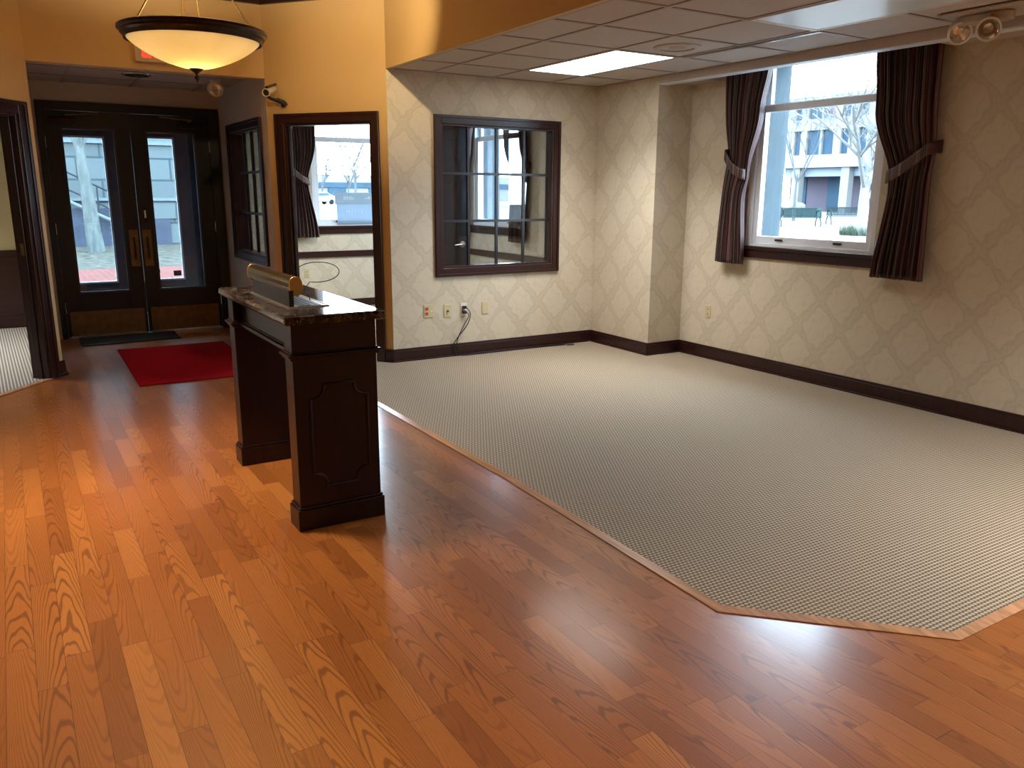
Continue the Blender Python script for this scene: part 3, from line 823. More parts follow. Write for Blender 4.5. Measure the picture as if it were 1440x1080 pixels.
curtain('long dark striped curtain tied back at the right side of the street window', (XR, 0, 0), (0,1,0), (-1,0,0), 2.56, 0.915,
        lerp_pts([(2.56,3.385*k),(1.85,3.37*k),(0.9,3.35*k)]), lerp_pts([(2.56,3.89*k),(2.1,3.845*k),(1.63,3.70*k),(1.5,3.69*k),(0.9,3.765*k)]), 1.62, 1.82, 'street window curtains', 9, 2)
curtain('dark curtain seen through the interior window, right of the far office window', (XR, 0, 0), (0,1,0), (-1,0,0), 2.52, 0.90,
        lerp_pts([(2.56,8.42),(1.8,8.40),(0.9,8.44)]), lerp_pts([(2.56,8.98),(2.1,8.9),(1.66,8.74),(0.9,8.78)]), 1.63, 1.82, 'office curtains', 8, 3)
curtain('dark curtain at the far left end of the office side window, behind the open door', (XR, 0, 0), (0,1,0), (-1,0,0), 2.52, 0.90,
        lerp_pts([(2.56,10.2),(1.8,10.2),(0.9,10.2)]), lerp_pts([(2.56,9.72),(2.1,9.8),(1.66,9.92),(0.9,9.9)]), 1.66, 1.84, 'office curtains', 8, 4)
curtain('maroon striped curtain tied back, seen through the doorway in the yellow wall', (0, YO, 0), (1,0,0), (0,-1,0), 2.52, 0.93,
        lerp_pts([(2.56,3.02),(1.7,3.08),(0.9,3.02)]), lerp_pts([(2.56,3.43),(2.1,3.41),(1.62,3.30),(0.95,3.40),(0.9,3.42)]), 1.62, 1.76, 'office curtains', 8, 5)
for nm, a, b, lab in (('curtain_rod', (XR-0.075, 3.29, 2.585), (XR-0.075, 5.36, 2.585), 'dark curtain rod hidden in the pocket above the street window'),
                 ('curtain_rod', (XR-0.075, 8.35, 2.545), (XR-0.075, 10.25, 2.545), 'dark curtain rod above the side window of the office'),
                 ('curtain_rod', (2.95, YO-0.075, 2.545), (4.95, YO-0.075, 2.545), 'dark curtain rod above the front window of the office')):
    m_ = MB().tube([a, b], 0.013, 10)
    for p in (a, b):
        q = Vector(p); d_ = Vector((1,0,0)) if abs(a[0]-b[0]) < 0.01 else Vector((0,1,0))
        m_.tube([q, q+d_*0.08], 0.008, 6)
    tag(obj(nm, m_, M['black'], smooth=True), lab, 'curtain rod')
# ================================================================== ENTRANCE DOORS
def entrance_leaf(n, x0, x1, y, hinge_left, gx0, gx1, gz0, gz1, ztop, wood, hardware):
    root = sroot('door_%d' % n, ((x0+x1)/2, y, 0))
    t = 0.045
    fr = MB()
    fr.box(x0, gx0, y, y+t, 0.012, ztop); fr.box(gx1, x1, y, y+t, 0.012, ztop)
    fr.box(gx0, gx1, y, y+t, 0.012, gz0); fr.box(gx0, gx1, y, y+t, gz1, ztop)
    obj('door_panel', fr, wood, root, bevel=0.003)
    bd = MB(); e = 0.016
    for yy in (y-0.006,):
        bd.box(gx0-e*0.3, gx0+e, yy, y+0.02, gz0-e*0.3, gz1+e*0.3); bd.box(gx1-e, gx1+e*0.3, yy, y+0.02, gz0-e*0.3, gz1+e*0.3)
        bd.box(gx0+e, gx1-e, yy, y+0.02, gz0-e*0.3, gz0+e); bd.box(gx0+e, gx1-e, yy, y+0.02, gz1-e, gz1+e*0.3)
    obj('glazing_bead', bd, M['graymetal'] if hardware else M['white_vinyl'], root)
    obj('pane', MB().box(gx0, gx1, y+0.020, y+0.026, gz0, gz1), M['glass'], root)
    if hardware:
        obj('kick_plate', MB().box(x0+0.03, x1-0.03, y-0.003, y, 0.02, 0.275), M['brass_dull'], root)
        px0, px1 = (x1-0.105, x1-0.02) if hinge_left else (x0+0.02, x0+0.105)
        pp = obj('push_plate', MB().box(px0, px1, y-0.004, y, 0.72, 1.10), M['brass_dull'], root)
        pc = (px0+px1)/2
        obj('pull_grip', MB().tube([(pc,y-0.004,0.80),(pc,y-0.03,0.83),(pc,y-0.034,0.91),(pc,y-0.03,0.99),(pc,y-0.004,1.02)], 0.009, 8), M['bronze'], pp, smooth=True)
        obj('bottom_sweep', MB().box(x0+0.02, x1-0.02, y-0.012, y, 0.006, 0.024), M['silver'], root)
        hx = x0-0.004 if hinge_left else x1+0.004
        for z in (0.32, 1.12, 1.96):
            obj('hinge', MB().tube([(hx, y-0.008, z-0.055), (hx, y-0.008, z+0.055)], 0.007, 8), M['silver'], root, smooth=True)
        # overhead closer: body, arm
        cx = x0+0.16 if hinge_left else x1-0.16
        sgn = 1 if hinge_left else -1
        cb = MB().box(cx-0.12, cx+0.12, y-0.055, y, 2.135, 2.195)
        c = obj('door_closer', cb, M['bronze'], root, bevel=0.008)
        obj('closer_arm', MB().tube([(cx+0.05*sgn,y-0.05,2.20),(cx+0.02*sgn,y-0.12,2.215),(cx+0.32*sgn,y-0.03,2.245)], 0.009, 6), M['brass_dull'], c)
        if not hinge_left:
            lk = MB().box(px0+0.02, px1-0.025, y-0.012, y, 1.17, 1.34)
            obj('lock_body', lk, M['bronze'], root, bevel=0.003)
            obj('lock_turn', MB().box(px0+0.035, px0+0.05, y-0.03, y-0.012, 1.22, 1.30), M['silver'], root, bevel=0.003)
    return root
d1 = entrance_leaf(1, 0.425, 1.190, YD-0.01, True, 0.562, 1.048, 0.461, 2.105, 2.262, M['doorwood'], True)
d2 = entrance_leaf(2, 1.196, 1.960, YD-0.01, False, 1.335, 1.820, 0.461, 2.102, 2.262, M['doorwood'], True)
d1['label'] = 'left leaf of the dark glazed double entrance doors'; d2['label'] = 'right leaf of the dark glazed double entrance doors'
fr = MB().box(0.366, 0.422, YD-0.03, YD+0.06, 0, 2.35).box(1.963, 2.073, YD-0.03, YD+0.06, 0, 2.35).box(0.422, 1.963, YD-0.03, YD+0.06, 2.266, 2.35)
struct('trim_12', fr, M['doorwood'], bevel=0.004)
YO2 = 10.95
d3 = entrance_leaf(3, 0.455, 1.232, YO2, True, 0.612, 1.093, 0.41, 2.112, 2.30, M['slate'], False)
d4 = entrance_leaf(4, 1.238, 2.015, YO2, False, 1.385, 1.862, 0.41, 2.13, 2.30, M['slate'], False)
d3['label'] = 'left outer street door beyond the entrance glass'; d4['label'] = 'right outer street door beyond the entrance glass'
struct('trim_13', MB().box(0.36, 0.452, YO2-0.02, YO2+0.07, 0, 2.42).box(2.018, 2.08, YO2-0.02, YO2+0.07, 0, 2.42).box(0.452, 2.018, YO2-0.02, YO2+0.07, 2.304, 2.42), M['slate'])
# stickers on the right outer door glass
st = obj('glass_sticker', MB().box(1.735, 1.825, YO2+0.012, YO2+0.0195, 0.455, 0.52), M['sticker']); tag(st, 'small navy rectangular sticker low on the right door glass', 'sticker')
em = MB().lathe([(0.0,0),(0.075,0),(0.08,0.003),(0.075,0.006),(0.0,0.006)], (1.50, YO2+0.0185, 0.52), 28, axis=(0,-1,0))
wroot = tag(obj('emblem_sticker', em, M['sticker_white']), 'round white emblem sticker low on the right door glass', 'sticker')
eb = MB()
for i, h in enumerate((0.035, 0.05, 0.03, 0.045, 0.028)): eb.box(1.46+i*0.017, 1.471+i*0.017, YO2+0.0095, YO2+0.012, 0.495, 0.495+h)
obj('emblem_mark', eb, M['slate'], wroot)
ho = MB().box(1.43, 1.64, YO2+0.014, YO2+0.019, 0.425, 0.432)
# mats
mat_l = tag(obj('entry_mat', MB().prism([(0.745,6.783),(1.72,6.765),(1.755,8.47),(0.775,8.49)], 0.0, 0.010), M['red_mat'], bevel=0.003), 'red carpet runner mat on the oak floor before the entrance doors', 'mat')
mat_d = tag(obj('door_mat', MB().prism([(0.50,8.86),(1.42,8.90),(1.43,9.36),(0.51,9.36)], 0.0, 0.014), M['dark_mat'], bevel=0.004), 'black ribbed door mat against the left entrance door', 'mat')

# ================================================================== OPEN DOOR LEAF behind the papered wall
dr = sroot('door_5', (2.80, 6.79, 0))
x0, x1, y0, y1, zt = 2.81, 3.676, 6.765, 6.80, 2.07
obj('door_panel', MB().box(x0, x1, y0+0.006, y1-0.006, 0.015, zt), M['panel_door'], dr)
rails = MB()
zz = [0.015, 0.24, 0.82, 1.00, 1.60, 1.75, 1.98, zt]
for yy in ((y0, y0+0.006), (y1-0.006, y1)):
    for a, b in ((x0, x0+0.11), ((x0+x1)/2-0.05, (x0+x1)/2+0.05), (x1-0.11, x1)): rails.box(a, b, yy[0], yy[1], 0.015, zt)
    for a, b in ((0.015, 0.24), (0.82, 1.0), (1.60, 1.75), (1.98, zt)):
        for c, d in ((x0+0.11, (x0+x1)/2-0.05), ((x0+x1)/2+0.05, x1-0.11)): rails.box(c, d, yy[0], yy[1], a, b)
obj('stiles_and_rails', rails, M['panel_door'], dr)
fp = MB()
for a, b in ((0.24,0.82),(1.0,1.60),(1.75,1.98)):
    for c, d in ((x0+0.11, (x0+x1)/2-0.05), ((x0+x1)/2+0.05, x1-0.11)): fp.box(c+0.03, d-0.03, y0+0.002, y0+0.008, a+0.03, b-0.03)
obj('raised_panels', fp, M['panel_door'], dr, bevel=0.005)
hd = MB().lathe([(0,0),(0.027,0),(0.03,0.006),(0.016,0.012),(0.011,0.045),(0,0.045)], (x1-0.06, y0, 1.03), 24, axis=(0,-1,0))
hd.tube([(x1-0.06, y0-0.04, 1.03),(x1-0.10,y0-0.043,1.030),(x1-0.155,y0-0.038,1.024)], [0.010,0.009,0.007], 10)
obj('door_handle', hd, M['silver'], dr, smooth=True)

# ================================================================== HOST STAND (lectern)
hs = thing('host_stand', 'dark cherry host stand with a granite top standing on the oak floor', 'lectern', (1.18, 3.98, 0))
sx0, sx1 = 0.985, 1.372
def stand_leg(ya, yb):
    o = obj('leg', MB().box(sx0, sx1, ya, yb, 0.0, 0.80), M['stand_wood'], hs, bevel=0.003)
    bs = MB().box(sx0-0.014, sx1+0.014, ya-0.014, yb+0.014, 0.0, 0.098)
    bs.box(sx0-0.008, sx1+0.008, ya-0.008, yb+0.008, 0.098, 0.112)
    obj('base_moulding', bs, M['stand_wood'], o, bevel=0.004)
    return o
def panel_mould(parent, y, sgn):
    """raised moulding with scooped corners on the face at y"""
    xa, xb, za, zb, r = sx0+0.068, sx1-0.052, 0.195, 0.668, 0.062
    path = []
    e = 0.013
    for cx, cz, sx, sz, a0 in ((xa, za, 1, 1, PI/2), (xb, za, -1, 1, PI), (xb, zb, -1, -1, PI*1.5), (xa, zb, 1, -1, 0.0)):
        ox, oz = cx+sx*e, cz+sz*e
        arc = [(ox+(r-e)*math.cos(a0-(PI/2)*i/8), oz+(r-e)*math.sin(a0-(PI/2)*i/8)) for i in range(9)]
        if sx*sz > 0: path += [(cx, oz+sz*(r-e))] + arc + [(ox+sx*(r-e), cz)]
        else: path += [(ox+sx*(r-e), cz)] + arc + [(cx, oz+sz*(r-e))]
    path.append(path[0])
    # square shoulders between the scoops
    pts = [(x, y, z) for x, z in path]
    mb = MB()
    prof = [(0.0, 0.0075), (0.0, 0.0035)]
    for off, rad in ((0.0, 0.0065), (0.012, 0.004)):
        q = []
        cxm, czm = (xa+xb)/2, (za+zb)/2
        for x, z in path: q.append((x+(cxm-x)*off*3, y+sgn*0.001, z+(czm-z)*off*2))
        mb.tube(q, rad, 8)
    obj('panel_moulding', mb, M['stand_wood'], parent, smooth=True)
L1 = stand_leg(3.405, 3.515); panel_mould(L1, 3.405, -1)
L2 = stand_leg(4.455, 4.565); panel_mould(L2, 4.565, 1)
ap = MB().box(sx0, sx1, 3.405, 3.515, 0.812, 0.945).box(sx0, sx1, 4.455, 4.565, 0.812, 0.945)
ap.box(sx0+0.045, sx1-0.045, 3.515, 4.455, 0.80, 0.945)
obj('apron', ap, M['stand_wood'], hs, bevel=0.002)
tm = MB()
for e, za, zb in ((0.020, 0.800, 0.812), (0.011, 0.787, 0.800), (0.008, 0.812, 0.820)):
    tm.box(sx0-e, sx1+e, 3.405-e, 3.515+e, za, zb); tm.box(sx0-e, sx1+e, 4.455-e, 4.565+e, za, zb)
    tm.box(sx0+0.045-e, sx0+0.075, 3.515+e, 4.455-e, za, zb); tm.box(sx1-0.075, sx1-0.045+e, 3.515+e, 4.455-e, za, zb)
obj('trim_moulding', tm, M['stand_wood'], hs, bevel=0.003)
top = MB().box(0.950, 1.410, 3.362, 4.625, 0.945, 0.985)
obj('granite_top', top, M['granite'], hs, bevel=0.012)
# ---- lamp on the stand
TL = (1.10, 3.90, 0.985)
lm = thing('counter_lamp', 'brass tube counter lamp on a grey upright, standing on the granite top', 'lamp', TL)
tr = MB().box(1.045, 1.235, 3.62, 4.30, 0.985, 0.988)
tr.box(1.045, 1.050, 3.62, 4.30, 0.988, 0.991); tr.box(1.230, 1.235, 3.62, 4.30, 0.988, 0.991); tr.box(1.050, 1.230, 3.62, 3.625, 0.988, 0.991); tr.box(1.050, 1.230, 4.295, 4.30, 0.988, 0.991)
obj('base_tray', tr, M['silver'], lm)
sl = MB()
for i in range(4): sl.box(1.105+i*0.027, 1.126+i*0.027, 3.65, 4.02, 0.988, 0.9905)
obj('tray_slots', sl, M['black'], lm)
obj('upright', MB().box(1.056, 1.078, 3.645, 4.28, 0.988, 1.062), M['graymetal'], lm, bevel=0.002)
n = 28; prof = []
for i in range(n):
    a = 2*PI*i/n
    prof.append((0.030*math.copysign(abs(math.cos(a))**0.8, math.cos(a)), 0.043*math.copysign(abs(math.sin(a))**0.8, math.sin(a))))
zc, xc = 1.080, 1.092
tb = MB().extrude(prof, lambda a, b, t: (xc+a, t, zc+b), 3.655, 4.40)
obj('brass_hood', tb, M['brass'], lm, bevel=0.004, smooth=True)
capm = plain('polished_brass_cap', (0.62, 0.38, 0.12), 0.4, 0.08, 20, metallic=0.8)
for ya, yb in ((3.647, 3.655), (4.40, 4.408)):
    cp = MB().extrude([(a*1.04, b*1.03) for a, b in prof], lambda a, b, t: (xc+a, t, zc+b), ya, yb)
    obj('end_cap', cp, capm, lm, bevel=0.002, smooth=True)
# power cord looping in the air behind the lamp
def loop(c, ax, bx, rx, rz, a0, a1, n=30):
    c = Vector(c); ax = Vector(ax).normalized()
    return [c + ax*rx*math.cos(a0+(a1-a0)*i/n) + Vector((0,0,1))*rz*math.sin(a0+(a1-a0)*i/n) for i in range(n+1)]
cd = MB()
p1 = loop((1.245, 3.80, 1.125), (1, -0.1, 0), 0, 0.105, 0.048, PI*0.98, -PI*0.62)
pth = [Vector((1.10, 3.90, 1.02)), Vector((1.112, 3.86, 1.06))] + p1 + [Vector((1.155,3.78,1.030)), Vector((1.125, 3.75, 1.02)), Vector((1.135, 3.74, 1.035)), Vector((1.165,3.74,1.042)), Vector((1.185,3.75,1.020)), Vector((1.188,3.76,0.999))]
cd.tube(pth, 0.0022, 6)
obj('power_cord', cd, M['black'], lm, smooth=True)
# white folded card/paper behind hood
# ================================================================== PENDANT LAMP
PX, PY = 1.238, 6.16
zr = 2.53
pl = thing('pendant_lamp', 'large amber glass bowl pendant with a bronze rim hanging in the foyer', 'lamp', (PX, PY, FZ))
R0 = 0.43
bw = []
for i in range(17):
    a = 1-i/16
    r = R0*max(1-a**1.25, 0.004)**0.62; z = zr-0.030-0.190*a
    bw.append((r, z))
bw.reverse()
bowl_in = [(max(r-0.008, 0.002), z+0.008) for r, z in reversed(bw)]
obj('glass_bowl', MB().lathe(bw+bowl_in, (PX, PY, 0), 64, closed=False), M['bowl'], pl, smooth=True)
rim = [(R0-0.02, zr-0.030), (R0+0.012, zr-0.045), (R0+0.020, zr-0.020), (R0+0.034, zr-0.008), (R0+0.036, zr+0.006), (R0+0.050, zr+0.014), (R0+0.050, zr+0.030), (R0+0.030, zr+0.040), (R0+0.005, zr+0.034), (R0-0.02, zr+0.01)]
obj('rim', MB().lathe(rim, (PX, PY, 0), 72, closed=True), M['bronze'], pl, smooth=True)
rb_ = MB()
for i in range(120):
    a = 2*PI*i/120
    rb_.lathe([(0,-0.005),(0.005,0),(0,0.005)], (PX+(R0+0.022)*math.cos(a), PY+(R0+0.022)*math.sin(a), zr-0.016), 5)
bd_ = obj('beading', rb_, M['bronze'], pl)
zb = zr-0.220
fin = [(0.0, zb+0.014), (0.045, zb+0.012), (0.046, zb+0.004), (0.030, zb-0.012), (0.010, zb-0.024), (0.008, zb-0.034), (0.019, zb-0.046), (0.016, zb-0.058), (0.006, zb-0.068), (0.003, zb-0.082), (0.0, zb-0.084)]
obj('finial', MB().lathe(fin, (PX, PY, 0), 28), M['bronze'], pl, smooth=True)
for kx in range(4):
    a = math.radians(-20+90*kx)
    p = (PX+(R0-0.03)*math.cos(a), PY+(R0-0.03)*math.sin(a), zr+0.02)
    obj('hanging_rod', MB().tube([p, (PX+0.03*math.cos(a), PY+0.03*math.sin(a), FZ-0.03)], 0.006, 8), M['brass'], pl, smooth=True)
obj('ceiling_canopy', MB().lathe([(0,FZ),(0.09,FZ),(0.085,FZ-0.015),(0.03,FZ-0.035),(0,FZ-0.035)], (PX, PY, 0), 32), M['bronze'], pl, smooth=True)
WARM = (1.0, 0.81, 0.53)
lamp_light('pendant_bulb', 'POINT', (PX+0.01, PY-0.01, zr-0.145), 1.35, (1.0, 0.88, 0.55), 0.03, pl)
lamp_light('pendant_uplight', 'SPOT', (PX, PY, zr+0.02), 39.0, WARM, 0.10, pl, (PI, 0, 0), math.radians(168), 0.6)

# ================================================================== CEILING FITTINGS
t1 = thing('ceiling_light', 'lit rectangular fluorescent ceiling panel glowing white near the back wall', 'light', (4.165, 5.475, CZ))
obj('frame', MB().box(3.872, 4.458, 4.882, 4.900, CZ-0.001, CZ+0.006).box(3.872, 4.458, 6.060, 6.078, CZ-0.001, CZ+0.006).box(3.872, 3.886, 4.900, 6.060, CZ-0.001, CZ+0.006).box(4.444, 4.458, 4.900, 6.060, CZ-0.001, CZ+0.006), M['grid'], t1)
obj('diffuser', MB().box(3.886, 4.444, 4.900, 6.060, CZ+0.001, CZ+0.0055), M['lit_panel'], t1)
panel_light((4.165, 5.48, CZ-0.004), 0.55, 1.15, 11.5, t1)
t2 = thing('ceiling_light', 'unlit pale blue acrylic ceiling light panel at the top of the view', 'light', (4.165, 3.035, CZ))
obj('frame', MB().box(3.872, 4.458, 2.442, 2.465, CZ-0.004, CZ+0.006).box(3.872, 4.458, 3.605, 3.638, CZ-0.004, CZ+0.006).box(3.872, 3.892, 2.465, 3.605, CZ-0.004, CZ+0.006).box(4.438, 4.458, 2.465, 3.605, CZ-0.004, CZ+0.006), M['white_plastic'], t2)
obj('diffuser', MB().box(3.892, 4.438, 2.465, 3.605, CZ-0.002, CZ+0.0055), M['lens_off'], t2)
sd = thing('linear_vent', 'long black slotted linear air vent in the tiled ceiling', 'vent', (4.50, 4.22, CZ))
obj('slot', MB().box(4.482, 4.492, 3.63, 4.84, CZ-0.001, CZ+0.0055).box(4.502, 4.512, 3.63, 4.84, CZ-0.001, CZ+0.0055), M['black'], sd)
obj('blade', MB().box(4.492, 4.502, 3.63, 4.84, CZ-0.006, CZ+0.0055).box(4.512, 4.522, 3.63, 4.84, CZ-0.006, CZ+0.0055), M['silver'], sd)
sk = thing('ceiling_speaker', 'round ceiling speaker grille in the tile beside the lit panel', 'speaker', (4.17, 4.57, CZ))
obj('grille_ring', MB().lathe([(0.12,0.006),(0.165,0.006),(0.165,0.0),(0.150,-0.010),(0.12,-0.008)], (4.17,4.57,CZ), 48, closed=True), M['tile'], sk, smooth=True)
obj('grille', MB().lathe([(0,0.0),(0.12,0.0),(0.12,0.006),(0,0.006)], (4.17,4.57,CZ), 48), M['tile'], sk)
obj('speaker_cone', MB().lathe([(0,-0.004),(0.06,-0.002),(0.062,0.002),(0,0.003)], (4.17,4.57,CZ), 32), M['grid'], sk, smooth=True)
# emergency twin-head light
def lamp_head(root, c, aim, r=0.062, glass='chrome'):
    a = Vector(aim).normalized(); c = Vector(c)
    h = obj('lamp_head', MB().lathe([(0.0,-0.085),(0.03,-0.083),(0.05,-0.06),(r,-0.015),(r+0.004,0.0),(r+0.004,0.012),(r-0.006,0.012),(r-0.008,0.002)], c, 32, axis=a), M['white_plastic'], root, smooth=True)
    obj('reflector', MB().lathe([(0.0,-0.045),(0.025,-0.040),(r-0.012,-0.004),(r-0.008,0.004)], c, 32, axis=a), M['chrome'], h, smooth=True)
    obj('bulb', MB().lathe([(0.0,0.004),(0.010,0.0),(0.014,-0.015),(0.010,-0.035),(0.0,-0.040)], c, 16, axis=a), M['glass'], h, smooth=True)
    obj('lens', MB().lathe([(0.0,0.008),(r-0.008,0.006),(r-0.008,0.004),(0.0,0.006)], c, 32, axis=a), M['glass'], h, smooth=True)
    return h
el = thing('emergency_light', 'white twin-head emergency light mounted on the ceiling beside the curtain', 'emergency light', (4.84, 2.74, CZ))
obj('mounting_plate', MB().box(4.66, 5.0, 2.42, 2.96, CZ-0.012, CZ-0.0005), M['beige_plastic'], el, bevel=0.004)
hz = []
for i in range(20):
    a = 2*PI*i/20; hz.append((4.80+0.055*math.cos(a), 2.76+(0.10 if math.sin(a) > 0 else -0.10)+0.055*math.sin(a)))
obj('housing', MB().prism(hz, CZ-0.06, CZ-0.012), M['beige_plastic'], el, bevel=0.01, smooth=True)
obj('test_button', MB().lathe([(0,0),(0.012,0),(0.010,0.008),(0,0.008)], (4.745, 2.69, CZ-0.036), 16, axis=(-1,0,0)), M['orange_plastic'], el)
for c, aim in (((4.775, 2.885, 2.405), (-0.55,-0.60,-0.45)), ((4.73, 2.695, 2.392), (-0.80,-0.52,-0.30))):
    h = lamp_head(el, c, aim, 0.06)
    obj('swivel_arm', MB().tube([(4.80, c[1]+0.01, CZ-0.055), (c[0]+0.03, c[1]+0.03, c[2]+0.035)], 0.012, 8), M['white_plastic'], el, smooth=True)
# vestibule ceiling: round register and lamp
vr = thing('ceiling_register', 'small round dark ceiling register in the vestibule ceiling', 'vent', (1.175, 8.46, 2.53))
obj('register_ring', MB().lathe([(0.10,0.0),(0.13,0.0),(0.125,-0.008),(0.10,-0.006)], (1.175,8.46,2.53), 32, closed=True), M['chrome'], vr, smooth=True)
rs = MB()
for i in range(10):
    a = 2*PI*i/10; rs.tube([(1.175+0.03*math.cos(a), 8.46+0.03*math.sin(a), 2.525), (1.175+0.10*math.cos(a+0.3), 8.46+0.10*math.sin(a+0.3), 2.525)], 0.006, 6)
obj('register_vane', rs, M['graymetal'], vr)
obj('register_throat', MB().lathe([(0,0.0),(0.10,0.0),(0.10,-0.002),(0,-0.002)], (1.175,8.46,2.53), 32), M['black'], vr)
ve = thing('vestibule_lamp', 'round white lamp head hanging from the vestibule ceiling above the right door', 'emergency light', (1.86, 8.45, 2.53))
obj('mount', MB().lathe([(0,0),(0.05,0),(0.045,-0.02),(0.015,-0.03),(0,-0.03)], (1.86,8.45,2.53), 24), M['white_plastic'], ve, smooth=True)
lamp_head(ve, (1.85, 8.42, 2.445), (-0.35,-0.85,-0.3), 0.068)

# ================================================================== WALL FITTINGS
ex = thing('exit_sign', 'cream exit sign with red letters on the yellow header, behind the pendant bowl', 'sign', (1.21, 7.56, 2.61))
obj('housing', MB().box(1.045, 1.375, 7.520, 7.56, 2.52, 2.70), M['exit_face'], ex, bevel=0.006)
def letters(text, h):
    """block letters as boxes in (x,z), returns list of boxes and width"""
    s = h*0.20; W = h*0.62; x = 0; bx = []
    for ch in text:
        if ch == 'E': bx += [(x,x+s,0,h),(x+s,x+W,0,s),(x+s,x+W*0.9,h/2-s/2,h/2+s/2),(x+s,x+W,h-s,h)]
        elif ch == 'I': bx += [(x,x+s*1.1,0,h)]
        elif ch == 'T': bx += [(x,x+W,h-s,h),(x+W/2-s/2,x+W/2+s/2,0,h-s)]
        elif ch == 'X': bx += [('X', x, x+W, s, h)]
        x += (s*1.1 if ch == 'I' else W) + h*0.17
    return bx
lt = MB()
for b in letters('EXIT', 0.112):
    x0_, zz0, yy = 1.098, 2.553, (7.517, 7.5205)
    if b[0] == 'X':
        _, xa, xb, s, h = b
        for (pa, pb) in (((xa, 0), (xb, h)), ((xa, h), (xb, 0))):
            w_ = s*0.62
            lt.add([(x0_+pa[0]-w_*0, yy[0], zz0+pa[1])]*0, [])
            P4 = [(pa[0], pa[1]), (pa[0]+s*1.15, pa[1]), (pb[0], pb[1]), (pb[0]-s*1.15, pb[1])]
            v_ = [(x0_+p[0], y_, zz0+p[1]) for y_ in yy for p in P4]
            lt.add(v_, [(0,1,2,3),(7,6,5,4),(0,4,5,1),(1,5,6,2),(2,6,7,3),(3,7,4,0)])
    else:
        lt.box(x0_+b[0], x0_+b[1], yy[0], yy[1], zz0+b[2], zz0+b[3])
obj('exit_letters', lt, M['exit_red'], ex)

sc = thing('security_camera', 'white bullet security camera on a black bracket on the yellow wall', 'camera', (2.20, 7.42, 2.27))
nrm = Vector((dy.y, -dy.x))   # right of VA->VB : into the foyer
wp = P(0.165)
def W3(s, off, z): q = P(s)+nrm*off; return (q.x, q.y, z)
obj('wall_bracket', MB().tube([W3(0.19,0.0,2.24), W3(0.19,0.02,2.26), W3(0.15,0.05,2.285)], [0.034,0.020,0.014], 10).tube([W3(0.19,0.02,2.26), W3(0.11,0.07,2.285), W3(0.075,0.09,2.31)], [0.018,0.014,0.012], 10), M['black'], sc, smooth=True)
c0 = Vector((2.125, 7.425, 2.365)); c1 = Vector((2.015, 7.275, 2.318)); ax = (c1-c0).normalized(); Lc = (c1-c0).length
obj('camera_body', MB().lathe([(0.0,0),(0.026,0.002),(0.030,0.01),(0.030,Lc-0.004),(0.034,Lc),(0.034,Lc+0.012),(0.028,Lc+0.012),(0.026,Lc+0.004)], c0, 28, axis=ax), M['white_plastic'], sc, smooth=True)
obj('lens', MB().lathe([(0,0.008),(0.020,0.006),(0.0265,0.003),(0.0265,0.0),(0,0.0)], c1, 24, axis=ax), M['black'], sc, smooth=True)
obj('sun_hood', MB().tube([c0+Vector((0,0,0.036))-ax*0.05, c1+Vector((0,0,0.038))-ax*0.01], [0.010,0.014], 8), M['graymetal'], sc, smooth=True)

def wall_plate(label, A, along, nrm, zc, w, h, kind, name='wall_outlet', cat='outlet', group=None):
    """A: centre on wall (x,y); along/nrm 2-vectors"""
    al = Vector((*along, 0)); nv = Vector((*nrm, 0)); c = Vector((A[0], A[1], zc))
    root = thing(name, label, cat, tuple(c), 0, group)
    def bx(mb, a0, a1, z0, z1, t0, t1):
        vs = [c + al*a + nv*t + Vector((0,0,z)) for z in (z0,z1) for t in (t0,t1) for a in (a0,a1)]
        mb.add(vs, [(0,1,3,2),(4,5,7,6),(0,1,5,4),(2,3,7,6),(0,2,6,4),(1,3,7,5)]); return mb
    def disc(mb, a, z, r, t): return mb.lathe([(0,0),(r,0),(r*0.9,t),(0,t)], c+al*a+nv*0.005+Vector((0,0,z)), 16, axis=nv)
    mt = M['white_plastic'] if kind == 'white' else M['ivory']
    obj('cover_plate', bx(MB(), -w/2, w/2, -h/2, h/2, 0.0, 0.006), mt, root, bevel=0.003)
    if kind in ('duplex', 'white', 'double'):
        for dz in (0.022, -0.022):
            a = -0.022 if kind == 'double' else 0.0
            r_ = obj('receptacle', bx(MB(), a-0.016, a+0.016, dz-0.014, dz+0.014, 0.006, 0.009), M['orange_plastic'] if kind == 'double' else mt, root, bevel=0.003)
            sl_ = MB(); bx(sl_, a-0.008, a-0.005, dz-0.003, dz+0.008, 0.009, 0.0095); bx(sl_, a+0.005, a+0.008, dz-0.003, dz+0.008, 0.009, 0.0095); bx(sl_, a-0.002, a+0.002, dz-0.010, dz-0.006, 0.009, 0.0095)
            obj('receptacle_slots', sl_, M['black'], r_)
    if kind == 'double':
        obj('jack', bx(MB(), 0.016, 0.032, -0.008, 0.008, 0.006, 0.010), M['white_plastic'], root)
    if kind == 'coax':
        obj('coax_jack', disc(MB(), 0, 0, 0.009, 0.016), M['brass_dull'], root, smooth=True)
    for dz in ((0.0,) if kind in ('duplex', 'white', 'double') else (h/2-0.014, -h/2+0.014)):
        obj('screw', disc(MB(), 0 if kind != 'double' else 0.022, dz if kind != 'double' else 0.03, 0.003, 0.003), M['silver'], root)
    return root
wall_plate('double-width wall plate with two orange receptacles, leftmost under the interior window', (3.188, YB), (1,0), (0,-1), 0.447, 0.098, 0.118, 'double')
wall_plate('ivory single jack plate beside the orange receptacles under the interior window', (3.380, YB), (1,0), (0,-1), 0.436, 0.078, 0.122, 'coax', 'cable_jack')
wp3 = wall_plate('white wall outlet with black plugs and a hanging cord, under the interior window', (3.545, YB), (1,0), (0,-1), 0.440, 0.068, 0.118, 'white')
